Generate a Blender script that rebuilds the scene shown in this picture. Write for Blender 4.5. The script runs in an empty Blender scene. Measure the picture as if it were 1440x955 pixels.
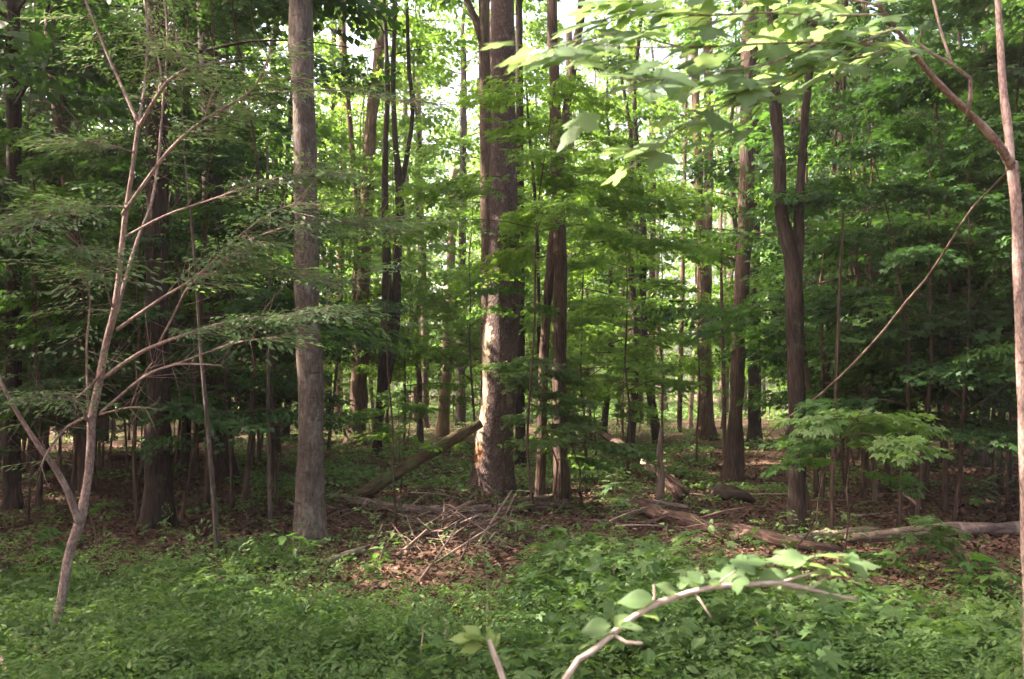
import bpy, math, random
import numpy as np
from mathutils import Vector

S = bpy.context.scene
COL = S.collection
PI = math.pi

# ------------------------------------------------------------------ camera
FPX = 1280.0                                   # focal length in photo pixels (photo is 1440 x 955)
CAM = np.array([0.0, 0.0, 1.6])
PITCH = math.atan2(545 - 477.5, FPX)           # horizon at photo row 545
cam = bpy.data.cameras.new('camera')
cam.sensor_width = 36.0
cam.lens = 36.0 * FPX / 1440.0
cam.clip_start = 0.05
cam.clip_end = 2000
cam.dof.use_dof = True
cam.dof.focus_distance = 11.0
cam.dof.aperture_fstop = 4.5
camo = bpy.data.objects.new('camera', cam)
camo.location = CAM
camo.rotation_euler = (PI / 2 + PITCH, 0, 0)
COL.objects.link(camo)
S.camera = camo

# ------------------------------------------------------------------ sky, sun, exposure
SUN_DIR = np.array([-0.86, 0.10, 0.0])         # horizontal direction TOWARDS the sun
SUN_DIR = SUN_DIR / np.linalg.norm(SUN_DIR)
SUN_EL = math.radians(44)
TOSUN = np.array([SUN_DIR[0] * math.cos(SUN_EL), SUN_DIR[1] * math.cos(SUN_EL), math.sin(SUN_EL)])
world = bpy.data.worlds.new('World')
S.world = world
world.use_nodes = True
wn = world.node_tree
bg = wn.nodes['Background']
sky = wn.nodes.new('ShaderNodeTexSky')
sky.sky_type = 'NISHITA'
sky.sun_disc = False
sky.sun_elevation = SUN_EL
sky.sun_rotation = math.atan2(SUN_DIR[0], SUN_DIR[1])
sky.air_density = 0.7
sky.dust_density = 8.0
sky.ozone_density = 0.3
wn.links.new(sky.outputs[0], bg.inputs[0])
bg.inputs[1].default_value = 0.15
sl = bpy.data.lights.new('sun', 'SUN')
sl.energy = 4.6
sl.angle = math.radians(0.5)
sl.color = (1.0, 0.93, 0.82)
so = bpy.data.objects.new('sun', sl)
so.location = (-20, 5, 30)
so.rotation_euler = Vector(-TOSUN).to_track_quat('-Z', 'Y').to_euler()
COL.objects.link(so)
S.view_settings.view_transform = 'Standard'
S.view_settings.look = 'None'
S.view_settings.gamma = 1
S.view_settings.use_curve_mapping = False
S.view_settings.exposure = 2.88
S.view_settings.use_white_balance = True
S.view_settings.white_balance_temperature = 7100
S.view_settings.white_balance_tint = 19
S.render.engine = 'CYCLES'
cy = S.cycles
cy.max_bounces = 6
cy.volume_bounces = 0
cy.diffuse_bounces = 3
cy.glossy_bounces = 2
cy.transmission_bounces = 4
cy.transparent_max_bounces = 4
cy.caustics_reflective = False
cy.caustics_refractive = False
cy.sample_clamp_indirect = 4.0
cy.use_denoising = True

# ------------------------------------------------------------------ pixel -> place
FWD = np.array([0, math.cos(PITCH), math.sin(PITCH)])
UPV = np.array([0, -math.sin(PITCH), math.cos(PITCH)])
RGT = np.array([1.0, 0, 0])

def at(px, py, y):
    """the point of the place seen at photo pixel (px, py) at ground distance y"""
    v = FWD + RGT * ((px - 720) / FPX) + UPV * ((477.5 - py) / FPX)
    return CAM + v * (y / v[1])

def ground_z(x, y):
    x = np.asarray(x, float); y = np.asarray(y, float)
    z = 0.05 * np.sin(0.9 * x + 0.4) * np.cos(0.7 * y + 1.1) + 0.03 * np.sin(2.3 * x + 1.7 * y)
    return z * np.clip(y / 4, 0, 1)

def dist(py):
    v = FWD + UPV * ((477.5 - py) / FPX)
    return -1.6 / v[2] * v[1]

def at_ground(px, py):
    y = dist(py)
    for _ in range(4):
        p = at(px, py, y)
        y += (p[2] - float(ground_z(p[0], y))) / (1.6 / y)
    p = at(px, py, y)
    return p

# ------------------------------------------------------------------ materials
def new_mat(name):
    m = bpy.data.materials.new(name)
    m.use_nodes = True
    nt = m.node_tree
    nt.nodes.clear()
    out = nt.nodes.new('ShaderNodeOutputMaterial')
    return m, nt, out

def N(nt, kind, **kw):
    n = nt.nodes.new(kind)
    for k, v in kw.items():
        if k in n.inputs:
            n.inputs[k].default_value = v
        else:
            setattr(n, k, v)
    return n

def ramp(nt, stops):
    r = nt.nodes.new('ShaderNodeValToRGB')
    e = r.color_ramp.elements
    while len(e) < len(stops):
        e.new(0.5)
    for i, (p, c) in enumerate(stops):
        e[i].position = p
        e[i].color = (c[0], c[1], c[2], 1)
    return r

def leaf_mat(name, cols, trans, tmix=0.42, rough=0.55, spec=0.22):
    """cols: colours spread over the random value each leaf carries; trans: colour of light let through"""
    m, nt, out = new_mat(name)
    a = N(nt, 'ShaderNodeAttribute', attribute_name='rnd')
    r = ramp(nt, [(i / (len(cols) - 1), c) for i, c in enumerate(cols)])
    nt.links.new(a.outputs['Fac'], r.inputs[0])
    p = N(nt, 'ShaderNodeBsdfPrincipled', Roughness=rough)
    p.inputs['Specular IOR Level'].default_value = spec
    nt.links.new(r.outputs[0], p.inputs['Base Color'])
    t = N(nt, 'ShaderNodeBsdfTranslucent')
    mx = N(nt, 'ShaderNodeMix', data_type='RGBA', blend_type='MULTIPLY')
    mx.inputs['Factor'].default_value = 1.0
    r2 = ramp(nt, [(0, (0.75, 0.75, 0.75)), (1, (1.25, 1.2, 1.0))])
    nt.links.new(a.outputs['Fac'], r2.inputs[0])
    nt.links.new(r2.outputs[0], mx.inputs[6])
    mx.inputs[7].default_value = (*trans, 1)
    nt.links.new(mx.outputs[2], t.inputs['Color'])
    s = N(nt, 'ShaderNodeMixShader')
    s.inputs[0].default_value = tmix
    nt.links.new(p.outputs[0], s.inputs[1])
    nt.links.new(t.outputs[0], s.inputs[2])
    nt.links.new(s.outputs[0], out.inputs[0])
    return m

def bark_mat(name, dark, light, scale=22.0, stretch=0.22, contrast=0.5, bump=0.6, bdist=0.02, patch=None, patch_amt=0.0, cross=None, spec=0.2, bare=None):
    m, nt, out = new_mat(name)
    a = N(nt, 'ShaderNodeAttribute', attribute_name='buv')
    mp = N(nt, 'ShaderNodeMapping')
    mp.inputs['Scale'].default_value = (scale, scale, scale * stretch)
    nt.links.new(a.outputs['Vector'], mp.inputs['Vector'])
    n1 = N(nt, 'ShaderNodeTexNoise', Scale=1.0, Detail=6.0, Roughness=0.62, Distortion=0.6)
    nt.links.new(mp.outputs[0], n1.inputs['Vector'])
    v1 = N(nt, 'ShaderNodeTexVoronoi', Scale=1.3, feature='DISTANCE_TO_EDGE')
    wv = N(nt, 'ShaderNodeMix', data_type='RGBA')
    wv.inputs['Factor'].default_value = 0.25
    nt.links.new(mp.outputs[0], wv.inputs[6]); nt.links.new(n1.outputs['Color'], wv.inputs[7])
    nt.links.new(wv.outputs[2], v1.inputs['Vector'])
    add = N(nt, 'ShaderNodeMath', operation='MULTIPLY_ADD')
    nt.links.new(v1.outputs['Distance'], add.inputs[0]); add.inputs[1].default_value = contrast
    nt.links.new(n1.outputs['Fac'], add.inputs[2])
    lo = 0.36; hi = 0.72
    r = ramp(nt, [(lo, dark), ((lo + hi) / 2, tuple((x + y) / 2 for x, y in zip(dark, light))), (hi, light)])
    nt.links.new(add.outputs[0], r.inputs[0])
    col = r.outputs[0]
    big = N(nt, 'ShaderNodeTexNoise', Scale=2.3, Detail=4.0, Roughness=0.6)
    nt.links.new(a.outputs['Vector'], big.inputs['Vector'])
    rb = ramp(nt, [(0.3, (0.62, 0.62, 0.62)), (0.7, (1.25, 1.22, 1.18))])
    nt.links.new(big.outputs['Fac'], rb.inputs[0])
    mb = N(nt, 'ShaderNodeMix', data_type='RGBA', blend_type='MULTIPLY')
    mb.inputs['Factor'].default_value = 1.0
    nt.links.new(col, mb.inputs[6]); nt.links.new(rb.outputs[0], mb.inputs[7])
    col = mb.outputs[2]
    if patch:
        pn = N(nt, 'ShaderNodeTexNoise', Scale=5.0, Detail=5.0, Roughness=0.65)
        nt.links.new(a.outputs['Vector'], pn.inputs['Vector'])
        pr = ramp(nt, [(0.62 - patch_amt * 0.25, (0, 0, 0)), (0.74 - patch_amt * 0.2, (1, 1, 1))])
        nt.links.new(pn.outputs['Fac'], pr.inputs[0])
        mm = N(nt, 'ShaderNodeMix', data_type='RGBA')
        nt.links.new(pr.outputs[0], mm.inputs['Factor'])
        nt.links.new(col, mm.inputs[6]); mm.inputs[7].default_value = (*patch, 1)
        col = mm.outputs[2]
    if cross:                                   # dark marks running round a smooth trunk
        m2 = N(nt, 'ShaderNodeMapping')
        m2.inputs['Scale'].default_value = (5, 5, 26)
        nt.links.new(a.outputs['Vector'], m2.inputs['Vector'])
        cn = N(nt, 'ShaderNodeTexNoise', Scale=1.0, Detail=3.0, Roughness=0.5)
        nt.links.new(m2.outputs[0], cn.inputs['Vector'])
        cr = ramp(nt, [(0.63, (0, 0, 0)), (0.72, (1, 1, 1))])
        nt.links.new(cn.outputs['Fac'], cr.inputs[0])
        mm = N(nt, 'ShaderNodeMix', data_type='RGBA')
        nt.links.new(cr.outputs[0], mm.inputs['Factor'])
        nt.links.new(col, mm.inputs[6]); mm.inputs[7].default_value = (*cross, 1)
        col = mm.outputs[2]
    if bare:                                    # cream area over an orange-brown foot (mesh attribute rnd), ragged at the edge
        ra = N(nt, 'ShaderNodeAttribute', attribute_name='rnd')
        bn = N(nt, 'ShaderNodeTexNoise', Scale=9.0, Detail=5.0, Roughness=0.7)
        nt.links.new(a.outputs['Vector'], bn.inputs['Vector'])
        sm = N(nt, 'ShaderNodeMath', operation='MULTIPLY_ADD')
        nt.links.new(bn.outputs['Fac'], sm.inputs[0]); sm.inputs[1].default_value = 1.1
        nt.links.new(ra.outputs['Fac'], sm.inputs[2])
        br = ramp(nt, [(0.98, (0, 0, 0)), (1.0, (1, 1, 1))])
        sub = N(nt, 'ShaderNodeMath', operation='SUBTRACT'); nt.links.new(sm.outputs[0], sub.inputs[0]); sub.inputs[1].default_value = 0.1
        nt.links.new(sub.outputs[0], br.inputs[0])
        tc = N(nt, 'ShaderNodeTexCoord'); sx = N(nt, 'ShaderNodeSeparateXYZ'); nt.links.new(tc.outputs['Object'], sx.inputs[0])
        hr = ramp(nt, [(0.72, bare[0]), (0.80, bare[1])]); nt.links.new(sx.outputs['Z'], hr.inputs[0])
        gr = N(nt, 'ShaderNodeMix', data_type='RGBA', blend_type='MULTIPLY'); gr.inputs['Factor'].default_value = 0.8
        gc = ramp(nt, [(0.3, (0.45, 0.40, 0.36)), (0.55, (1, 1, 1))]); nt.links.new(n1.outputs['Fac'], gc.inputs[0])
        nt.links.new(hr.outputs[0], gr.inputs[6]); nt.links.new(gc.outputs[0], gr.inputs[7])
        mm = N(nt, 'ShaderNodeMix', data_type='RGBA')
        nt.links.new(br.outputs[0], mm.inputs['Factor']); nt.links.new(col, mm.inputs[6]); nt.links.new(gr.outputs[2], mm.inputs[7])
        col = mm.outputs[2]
    p = N(nt, 'ShaderNodeBsdfPrincipled', Roughness=0.9)
    p.inputs['Specular IOR Level'].default_value = spec
    nt.links.new(col, p.inputs['Base Color'])
    b = N(nt, 'ShaderNodeBump', Strength=bump, Distance=bdist)
    nt.links.new(add.outputs[0], b.inputs['Height'])
    nt.links.new(b.outputs[0], p.inputs['Normal'])
    nt.links.new(p.outputs[0], out.inputs[0])
    return m

M = {}
M['bark_beech'] = bark_mat('bark_grey_smooth', (0.06, 0.047, 0.039), (0.17, 0.138, 0.118), 24, 0.4, 0.4, 0.8, 0.015, patch=(0.22, 0.20, 0.17), patch_amt=0.3, cross=(0.055, 0.04, 0.033))
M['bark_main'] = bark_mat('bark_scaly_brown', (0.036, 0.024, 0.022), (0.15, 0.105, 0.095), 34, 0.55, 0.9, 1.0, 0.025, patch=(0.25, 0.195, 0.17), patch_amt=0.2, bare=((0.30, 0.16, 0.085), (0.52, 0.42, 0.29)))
M['bark_brown'] = bark_mat('bark_furrowed_brown', (0.034, 0.022, 0.017), (0.14, 0.095, 0.073), 30, 0.12, 0.6, 1.0, 0.03)
M['bark_red'] = bark_mat('bark_furrowed_reddish', (0.055, 0.032, 0.024), (0.20, 0.13, 0.098), 26, 0.10, 0.6, 1.0, 0.03)
M['bark_dark'] = bark_mat('bark_dark', (0.014, 0.010, 0.008), (0.056, 0.040, 0.032), 28, 0.16, 0.6, 0.9, 0.02, patch=(0.07, 0.085, 0.05), patch_amt=0.1)
M['bark_grey'] = bark_mat('bark_grey_rough', (0.05, 0.04, 0.033), (0.17, 0.135, 0.11), 30, 0.2, 0.5, 0.8, 0.02, patch=(0.2, 0.19, 0.16), patch_amt=0.15)
M['bark_pale'] = bark_mat('wood_pale_dead', (0.22, 0.14, 0.10), (0.50, 0.38, 0.30), 30, 0.06, 0.4, 0.6, 0.01)
M['bark_pink'] = bark_mat('bark_young_pinkish', (0.13, 0.085, 0.075), (0.42, 0.31, 0.28), 60, 0.45, 0.6, 0.8, 0.006, patch=(0.48, 0.38, 0.34), patch_amt=0.3, cross=(0.15, 0.085, 0.07))
M['bark_twig'] = bark_mat('bark_twig', (0.12, 0.07, 0.055), (0.27, 0.18, 0.15), 60, 0.3, 0.3, 0.3, 0.002)
M['bark_flash'] = bark_mat('bark_flash_lit_cream', (0.30, 0.22, 0.18), (0.70, 0.58, 0.50), 70, 0.35, 0.5, 0.7, 0.004, cross=(0.26, 0.17, 0.13))  # flash brightness on the near stems painted into the bark colour
M['wood_dead'] = bark_mat('wood_dead_grey', (0.07, 0.047, 0.037), (0.26, 0.19, 0.155), 30, 0.1, 0.5, 0.8, 0.012, patch=(0.40, 0.32, 0.26), patch_amt=0.25)
M['wood_rot'] = bark_mat('wood_rotten', (0.035, 0.021, 0.017), (0.20, 0.125, 0.098), 24, 0.1, 0.8, 1.0, 0.03, patch=(0.09, 0.12, 0.045), patch_amt=0.15)
M['wood_moss'] = bark_mat('log_mossy', (0.05, 0.04, 0.02), (0.16, 0.12, 0.07), 24, 0.2, 0.6, 1.0, 0.02, patch=(0.10, 0.13, 0.05), patch_amt=0.35)
M['wood_bare'] = bark_mat('wood_bare_cream', (0.42, 0.31, 0.20), (0.68, 0.56, 0.40), 24, 0.1, 0.3, 0.4, 0.005)
M['wood_stick'] = bark_mat('stick_dead', (0.14, 0.095, 0.075), (0.42, 0.32, 0.26), 50, 0.1, 0.4, 0.4, 0.003)

M['leaf_sun'] = leaf_mat('leaf_sunlit_green', [(0.040, 0.105, 0.016), (0.068, 0.155, 0.022), (0.09, 0.185, 0.026), (0.13, 0.21, 0.03)], (0.18, 0.36, 0.045), 0.46)  # leaf green brightened as if sunlit, for the bright middle and distance
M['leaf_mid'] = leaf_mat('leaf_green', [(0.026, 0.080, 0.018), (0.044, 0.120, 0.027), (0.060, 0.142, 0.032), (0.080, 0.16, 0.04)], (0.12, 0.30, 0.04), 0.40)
M['leaf_shade'] = leaf_mat('leaf_shaded_green', [(0.017, 0.052, 0.015), (0.027, 0.075, 0.022), (0.040, 0.095, 0.028)], (0.055, 0.15, 0.022), 0.34)  # leaf green darkened as in deep shade, for the two sides
M['leaf_thin'] = leaf_mat('leaf_small_grey_green', [(0.07, 0.15, 0.05), (0.12, 0.215, 0.085), (0.19, 0.295, 0.14)], (0.16, 0.30, 0.08), 0.35, spec=0.5)
M['leaf_big'] = leaf_mat('leaf_large_flash_lit', [(0.10, 0.19, 0.075), (0.145, 0.245, 0.105), (0.20, 0.30, 0.15)], (0.30, 0.46, 0.16), 0.50, rough=0.5, spec=0.3)  # near leaves paled in colour to stand in for flash light
M['leaf_herb'] = leaf_mat('leaf_herb', [(0.035, 0.092, 0.026), (0.070, 0.150, 0.042), (0.115, 0.200, 0.062), (0.19, 0.275, 0.11)], (0.16, 0.32, 0.06), 0.40, spec=0.3)
M['leaf_fresh'] = leaf_mat('leaf_fresh_yellow_green', [(0.15, 0.25, 0.07), (0.24, 0.34, 0.12)], (0.34, 0.46, 0.10), 0.42)
M['litter'] = leaf_mat('leaf_litter_brown', [(0.06, 0.034, 0.024), (0.12, 0.07, 0.048), (0.19, 0.115, 0.082), (0.28, 0.19, 0.145)], (0.10, 0.05, 0.02), 0.10, rough=0.8, spec=0.15)

def ground_mat():
    m, nt, out = new_mat('forest_soil')
    tc = N(nt, 'ShaderNodeTexCoord')
    n1 = N(nt, 'ShaderNodeTexNoise', Scale=0.45, Detail=5.0, Roughness=0.6)
    n2 = N(nt, 'ShaderNodeTexVoronoi', Scale=16.0)
    n3 = N(nt, 'ShaderNodeTexNoise', Scale=9.0, Detail=6.0, Roughness=0.7)
    for n in (n1, n2, n3):
        nt.links.new(tc.outputs['Object'], n.inputs['Vector'])
    r1 = ramp(nt, [(0.35, (0.040, 0.024, 0.017)), (0.52, (0.07, 0.046, 0.032)), (0.66, (0.05, 0.062, 0.026))])
    nt.links.new(n1.outputs['Fac'], r1.inputs[0])
    r2 = ramp(nt, [(0.0, (0.055, 0.033, 0.024)), (0.5, (0.12, 0.073, 0.052)), (1.0, (0.2, 0.13, 0.095))])
    nt.links.new(n2.outputs['Color'], r2.inputs[0])
    mx = N(nt, 'ShaderNodeMix', data_type='RGBA')
    nt.links.new(n3.outputs['Fac'], mx.inputs['Factor'])
    nt.links.new(r1.outputs[0], mx.inputs[6]); nt.links.new(r2.outputs[0], mx.inputs[7])
    p = N(nt, 'ShaderNodeBsdfPrincipled', Roughness=1.0)
    p.inputs['Specular IOR Level'].default_value = 0.1
    nt.links.new(mx.outputs[2], p.inputs['Base Color'])
    b = N(nt, 'ShaderNodeBump', Strength=0.8, Distance=0.04)
    nt.links.new(n3.outputs['Fac'], b.inputs['Height'])
    nt.links.new(b.outputs[0], p.inputs['Normal'])
    nt.links.new(p.outputs[0], out.inputs[0])
    return m
M['ground'] = ground_mat()

# ------------------------------------------------------------------ mesh helpers
class MB:
    """collects vertices, faces and the two attributes (buv for bark, rnd for leaves) of ONE mesh"""
    def __init__(self):
        self.v = []; self.q = []; self.buv = []; self.rnd = []; self.mi = []; self.n = 0
    def add(self, v, faces, buv=None, rnd=None, mi=0):
        v = np.asarray(v, float).reshape(-1, 3)
        self.v.append(v)
        self.buv.append(np.zeros_like(v) if buv is None else np.asarray(buv, float).reshape(-1, 3))
        self.rnd.append(np.zeros(len(v)) if rnd is None else np.asarray(rnd, float))
        for f in (faces if isinstance(faces, list) else [faces]):
            f = np.asarray(f)
            if len(f):
                self.q.append(f + self.n); self.mi.append(np.full(len(f), mi))
        self.n += len(v)
    def mesh(self, name, mats, smooth=True):
        v = np.concatenate(self.v) if self.v else np.zeros((0, 3))
        me = bpy.data.meshes.new(name)
        me.vertices.add(len(v))
        me.vertices.foreach_set('co', v.astype(np.float32).ravel())
        loops = np.concatenate([f.ravel() for f in self.q])
        tot = np.concatenate([np.full(len(f), f.shape[1]) for f in self.q])
        st = np.concatenate([[0], np.cumsum(tot)[:-1]])
        me.loops.add(len(loops)); me.polygons.add(len(tot))
        me.loops.foreach_set('vertex_index', loops.astype(np.int32))
        me.polygons.foreach_set('loop_start', st.astype(np.int32))
        me.polygons.foreach_set('loop_total', tot.astype(np.int32))
        me.polygons.foreach_set('material_index', np.concatenate(self.mi).astype(np.int32))
        if smooth:
            me.polygons.foreach_set('use_smooth', np.ones(len(tot), bool))
        me.update(calc_edges=True)
        b = np.concatenate(self.buv)
        if b.any():
            a = me.attributes.new('buv', 'FLOAT_VECTOR', 'POINT')
            a.data.foreach_set('vector', b.astype(np.float32).ravel())
        r = np.concatenate(self.rnd)
        if r.any():
            a = me.attributes.new('rnd', 'FLOAT', 'POINT')
            a.data.foreach_set('value', r.astype(np.float32))
        for m in (mats if isinstance(mats, (list, tuple)) else [mats]):
            me.materials.append(m)
        return me

def obj(name, me, parent=None, loc=None, rotz=0, scale=None):
    o = bpy.data.objects.new(name, me)
    COL.objects.link(o)
    if parent: o.parent = parent
    if loc is not None: o.location = loc
    if rotz: o.rotation_euler = (0, 0, rotz)
    if scale: o.scale = (scale,) * 3
    return o

def tag(o, label=None, cat=None, group=None, kind=None):
    if label: o['label'] = label
    if cat: o['category'] = cat
    if group: o['group'] = group
    if kind: o['kind'] = kind
    return o

def root(name, loc, label, cat, group=None):
    o = bpy.data.objects.new(name, None)
    o.empty_display_size = 0.2
    o.location = loc
    COL.objects.link(o)
    return tag(o, label, cat, group)

def smooth_path(pts, step):
    """Catmull-Rom through rows of (x, y, z, r)"""
    p = np.asarray(pts, float)
    if len(p) < 3:
        k = max(2, int(np.linalg.norm(p[-1, :3] - p[0, :3]) / step) + 1)
        t = np.linspace(0, 1, k)[:, None]
        return p[0] * (1 - t) + p[-1] * t
    P = np.vstack([2 * p[0] - p[1], p, 2 * p[-1] - p[-2]])
    out = []
    for i in range(1, len(P) - 2):
        a, b, c, d = P[i - 1], P[i], P[i + 1], P[i + 2]
        k = max(1, int(np.linalg.norm(c[:3] - b[:3]) / step))
        for j in range(k):
            t = j / k
            out.append(0.5 * ((2 * b) + (c - a) * t + (2 * a - 5 * b + 4 * c - d) * t * t + (3 * b - a - 3 * c + d) * t ** 3))
    out.append(P[-2])
    return np.array(out)

def tube(mb, pts, sides=8, step=0.15, flare=0.0, rough=0.0, seed=0, mi=0, taper_end=True, s0=0.0, resample=True):
    """a round limb along rows of (x, y, z, r); buv carries (r cos, r sin, length)"""
    rr = np.random.default_rng(seed)
    p = smooth_path(pts, step) if resample else np.asarray(pts, float)
    c = p[:, :3]; r = np.maximum(p[:, 3], 0.0005)
    n = len(c)
    t = np.gradient(c, axis=0)
    t /= np.linalg.norm(t, axis=1)[:, None] + 1e-9
    seg = np.concatenate([[0], np.cumsum(np.linalg.norm(np.diff(c, axis=0), axis=1))]) + s0
    ref = np.array([1.0, 0, 0]) if abs(t[0, 0]) < 0.9 else np.array([0, 1.0, 0])
    u = np.zeros_like(c)
    for i in range(n):
        ref = ref - t[i] * ref.dot(t[i]); ref /= np.linalg.norm(ref) + 1e-9
        u[i] = ref
    w = np.cross(t, u)
    th = np.arange(sides) / sides * 2 * PI
    R = np.repeat(r[:, None], sides, 1)
    if rough:
        ph = rr.uniform(0, 6.28, 8)
        k = rr.uniform(1.0, 5.0, 8)
        for q in range(8):
            R = R * (1 + rough * 0.5 * np.sin((q % 4 + 1) * th[None] + ph[q] + k[q] * seg[:, None] / (6 * r.mean() + 0.05)))
    if flare:
        h = seg - s0
        lob = 1 + 0.35 * np.sin(3 * th + rr.uniform(0, 6)) + 0.25 * np.sin(5 * th + rr.uniform(0, 6))
        R = R * (1 + flare * np.exp(-h / (1.6 * r[0]))[:, None] * lob[None])
    V = c[:, None] + R[..., None] * (np.cos(th)[None, :, None] * u[:, None] + np.sin(th)[None, :, None] * w[:, None])
    rb = max(r[0], 0.01)
    B = np.stack([np.cos(th)[None] * rb + 0 * seg[:, None], np.sin(th)[None] * rb + 0 * seg[:, None], seg[:, None] + 0 * th[None]], -1)
    i = np.arange(n - 1)[:, None] * sides; j = np.arange(sides)[None]; j2 = (j + 1) % sides
    F = np.stack([i + j, i + j2, i + sides + j2, i + sides + j], -1).reshape(-1, 4)
    offs = rr.uniform(0, 50)
    B = B + offs
    caps = []
    V = V.reshape(-1, 3); B = B.reshape(-1, 3)
    V = np.vstack([V, c[-1] + t[-1] * r[-1] * (0.4 if taper_end else 0.02), c[0]])
    B = np.vstack([B, B[-1], B[0]])
    top = (n - 1) * sides
    tri = np.stack([top + j[0], top + j2[0], np.full(sides, n * sides)], -1)
    bot = np.stack([j2[0], j[0], np.full(sides, n * sides + 1)], -1)
    mb.add(V, [F, tri, bot], buv=B, mi=mi)
    return p

def rot(yaw, pitch, roll):
    """Rz(yaw) Rx(pitch) Ry(roll), stacked"""
    yaw, pitch, roll = np.broadcast_arrays(*[np.asarray(a, float) for a in (yaw, pitch, roll)])
    cz, sz, cx, sx, cy_, sy = np.cos(yaw), np.sin(yaw), np.cos(pitch), np.sin(pitch), np.cos(roll), np.sin(roll)
    A = np.zeros(yaw.shape + (3, 3))
    A[..., 0, 0] = cz * cy_ - sz * sx * sy; A[..., 0, 1] = -sz * cx; A[..., 0, 2] = cz * sy + sz * sx * cy_
    A[..., 1, 0] = sz * cy_ + cz * sx * sy; A[..., 1, 1] = cz * cx; A[..., 1, 2] = sz * sy - cz * sx * cy_
    A[..., 2, 0] = -cx * sy; A[..., 2, 1] = sx; A[..., 2, 2] = cx * cy_
    return A

# leaf outlines: base at the origin, tip at +Y, length 1, face up +Z
def leaf_quad():
    return np.array([(0, 0, 0), (0.36, 0.48, 0.04), (0, 1, -0.08), (-0.36, 0.48, 0.04)], float), [np.array([[0, 1, 2, 3]])]

def leaf_oval(w=0.27):
    v = [(0, 0, 0), (w * 0.85, 0.25, 0.05), (w, 0.5, 0.05), (0, 1, -0.10), (-w, 0.5, 0.05), (-w * 0.85, 0.25, 0.05)]
    return np.array(v, float), [np.array([[0, 1, 2, 3], [0, 3, 4, 5]])]

def leaf_star():
    """maple-like leaf of five lobes, one folded kite each"""
    vs = []; fs = []
    for ang, ln, wd in ((0, 1.0, 0.2), (0.85, 0.86, 0.18), (-0.85, 0.86, 0.18), (1.75, 0.5, 0.13), (-1.75, 0.5, 0.13)):
        c, s = math.cos(ang), math.sin(ang)
        k = len(vs)
        for x, y, z in ((0, 0, 0), (wd, 0.5 * ln, 0.03), (0, ln, -0.10 * ln), (-wd, 0.5 * ln, 0.03)):
            vs.append((c * x - s * y, s * x + c * y + 0.12, z))
        fs.append((k, k + 1, k + 2, k + 3))
    return np.array(vs, float), [np.array(fs)]

def leaf_maple():
    """large near maple leaf: toothed five-lobed outline, slightly cupped"""
    half = [(0.0, 0.02), (0.10, -0.04), (0.26, -0.06), (0.36, 0.02), (0.34, 0.12), (0.50, 0.20), (0.62, 0.36), (0.50, 0.36), (0.44, 0.44), (0.34, 0.42),
            (0.20, 0.44), (0.24, 0.58), (0.20, 0.70), (0.10, 0.78), (0.06, 0.90), (0.0, 1.0)]
    out = half + [(-x, y) for x, y in half[-2:0:-1]]
    v = [(x, y, -0.10 * abs(x) ** 1.3 - 0.12 * y * y + 0.015 * math.sin(9 * x)) for x, y in out]
    v.append((0, 0.34, 0.03))
    c = len(v) - 1; n = len(out)
    f = [(i, (i + 1) % n, c) for i in range(n)]
    return np.array(v, float), [np.array(f)]

def leaf_fine():
    ts = np.linspace(0, 1, 8); w = 0.30 * np.sin(PI * ts ** 0.8) ** 0.9
    v = []; f = []
    for t, a in zip(ts, w):
        for k in (-1, -0.5, 0, 0.5, 1):
            v.append((k * a, t, -0.16 * t * t + 0.10 * abs(k) * a * 2 - 0.05 * math.sin(7 * t + 2 * k) * abs(k)))
    for i in range(7):
        for k in range(4):
            q = i * 5 + k; f.append((q, q + 1, q + 6, q + 5))
    return np.array(v, float), [np.array(f)]

LEAF = {'fine': leaf_fine(), 'quad': leaf_quad(), 'oval': leaf_oval(), 'star': leaf_star(), 'maple': leaf_maple(), 'narrow': leaf_oval(0.2)}

TONE = {}
def place(mb, tv, tf, Rm, T, rnd, mi=0):
    """copies of a template (tv, tf) by matrices Rm (k,3,3) and places T (k,3) into mb"""
    k = len(T)
    if k == 0: return
    v = np.einsum('kij,nj->kni', Rm, tv) + T[:, None]
    n = len(tv)
    fs = [(f[None] + (np.arange(k) * n)[:, None, None]).reshape(-1, f.shape[1]) for f in tf]
    rnd = np.asarray(rnd, float)
    if rnd.ndim == 1 and n in TONE:              # paler along the veins of the large leaves
        rnd = 0.7 * rnd[:, None] + TONE[n][None]
    rn = np.repeat(rnd, n) if rnd.ndim == 1 else rnd.reshape(-1)
    mb.add(v.reshape(-1, 3), fs, rnd=np.clip(rn, 0.001, 1), mi=mi)

tm = np.full(len(LEAF['maple'][0]), 0.0); tm[-1] = 0.5; tm[0] = 0.4; tm[15] = 0.25
TONE[len(tm)] = tm
TONE[40] = np.tile([0.0, 0.05, 0.4, 0.05, 0.0], 8)

def rx(t):
    t = np.asarray(t, float); c, s_ = np.cos(t), np.sin(t); A = np.zeros(t.shape + (3, 3))
    A[..., 0, 0] = 1; A[..., 1, 1] = c; A[..., 1, 2] = -s_; A[..., 2, 1] = s_; A[..., 2, 2] = c
    return A

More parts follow.
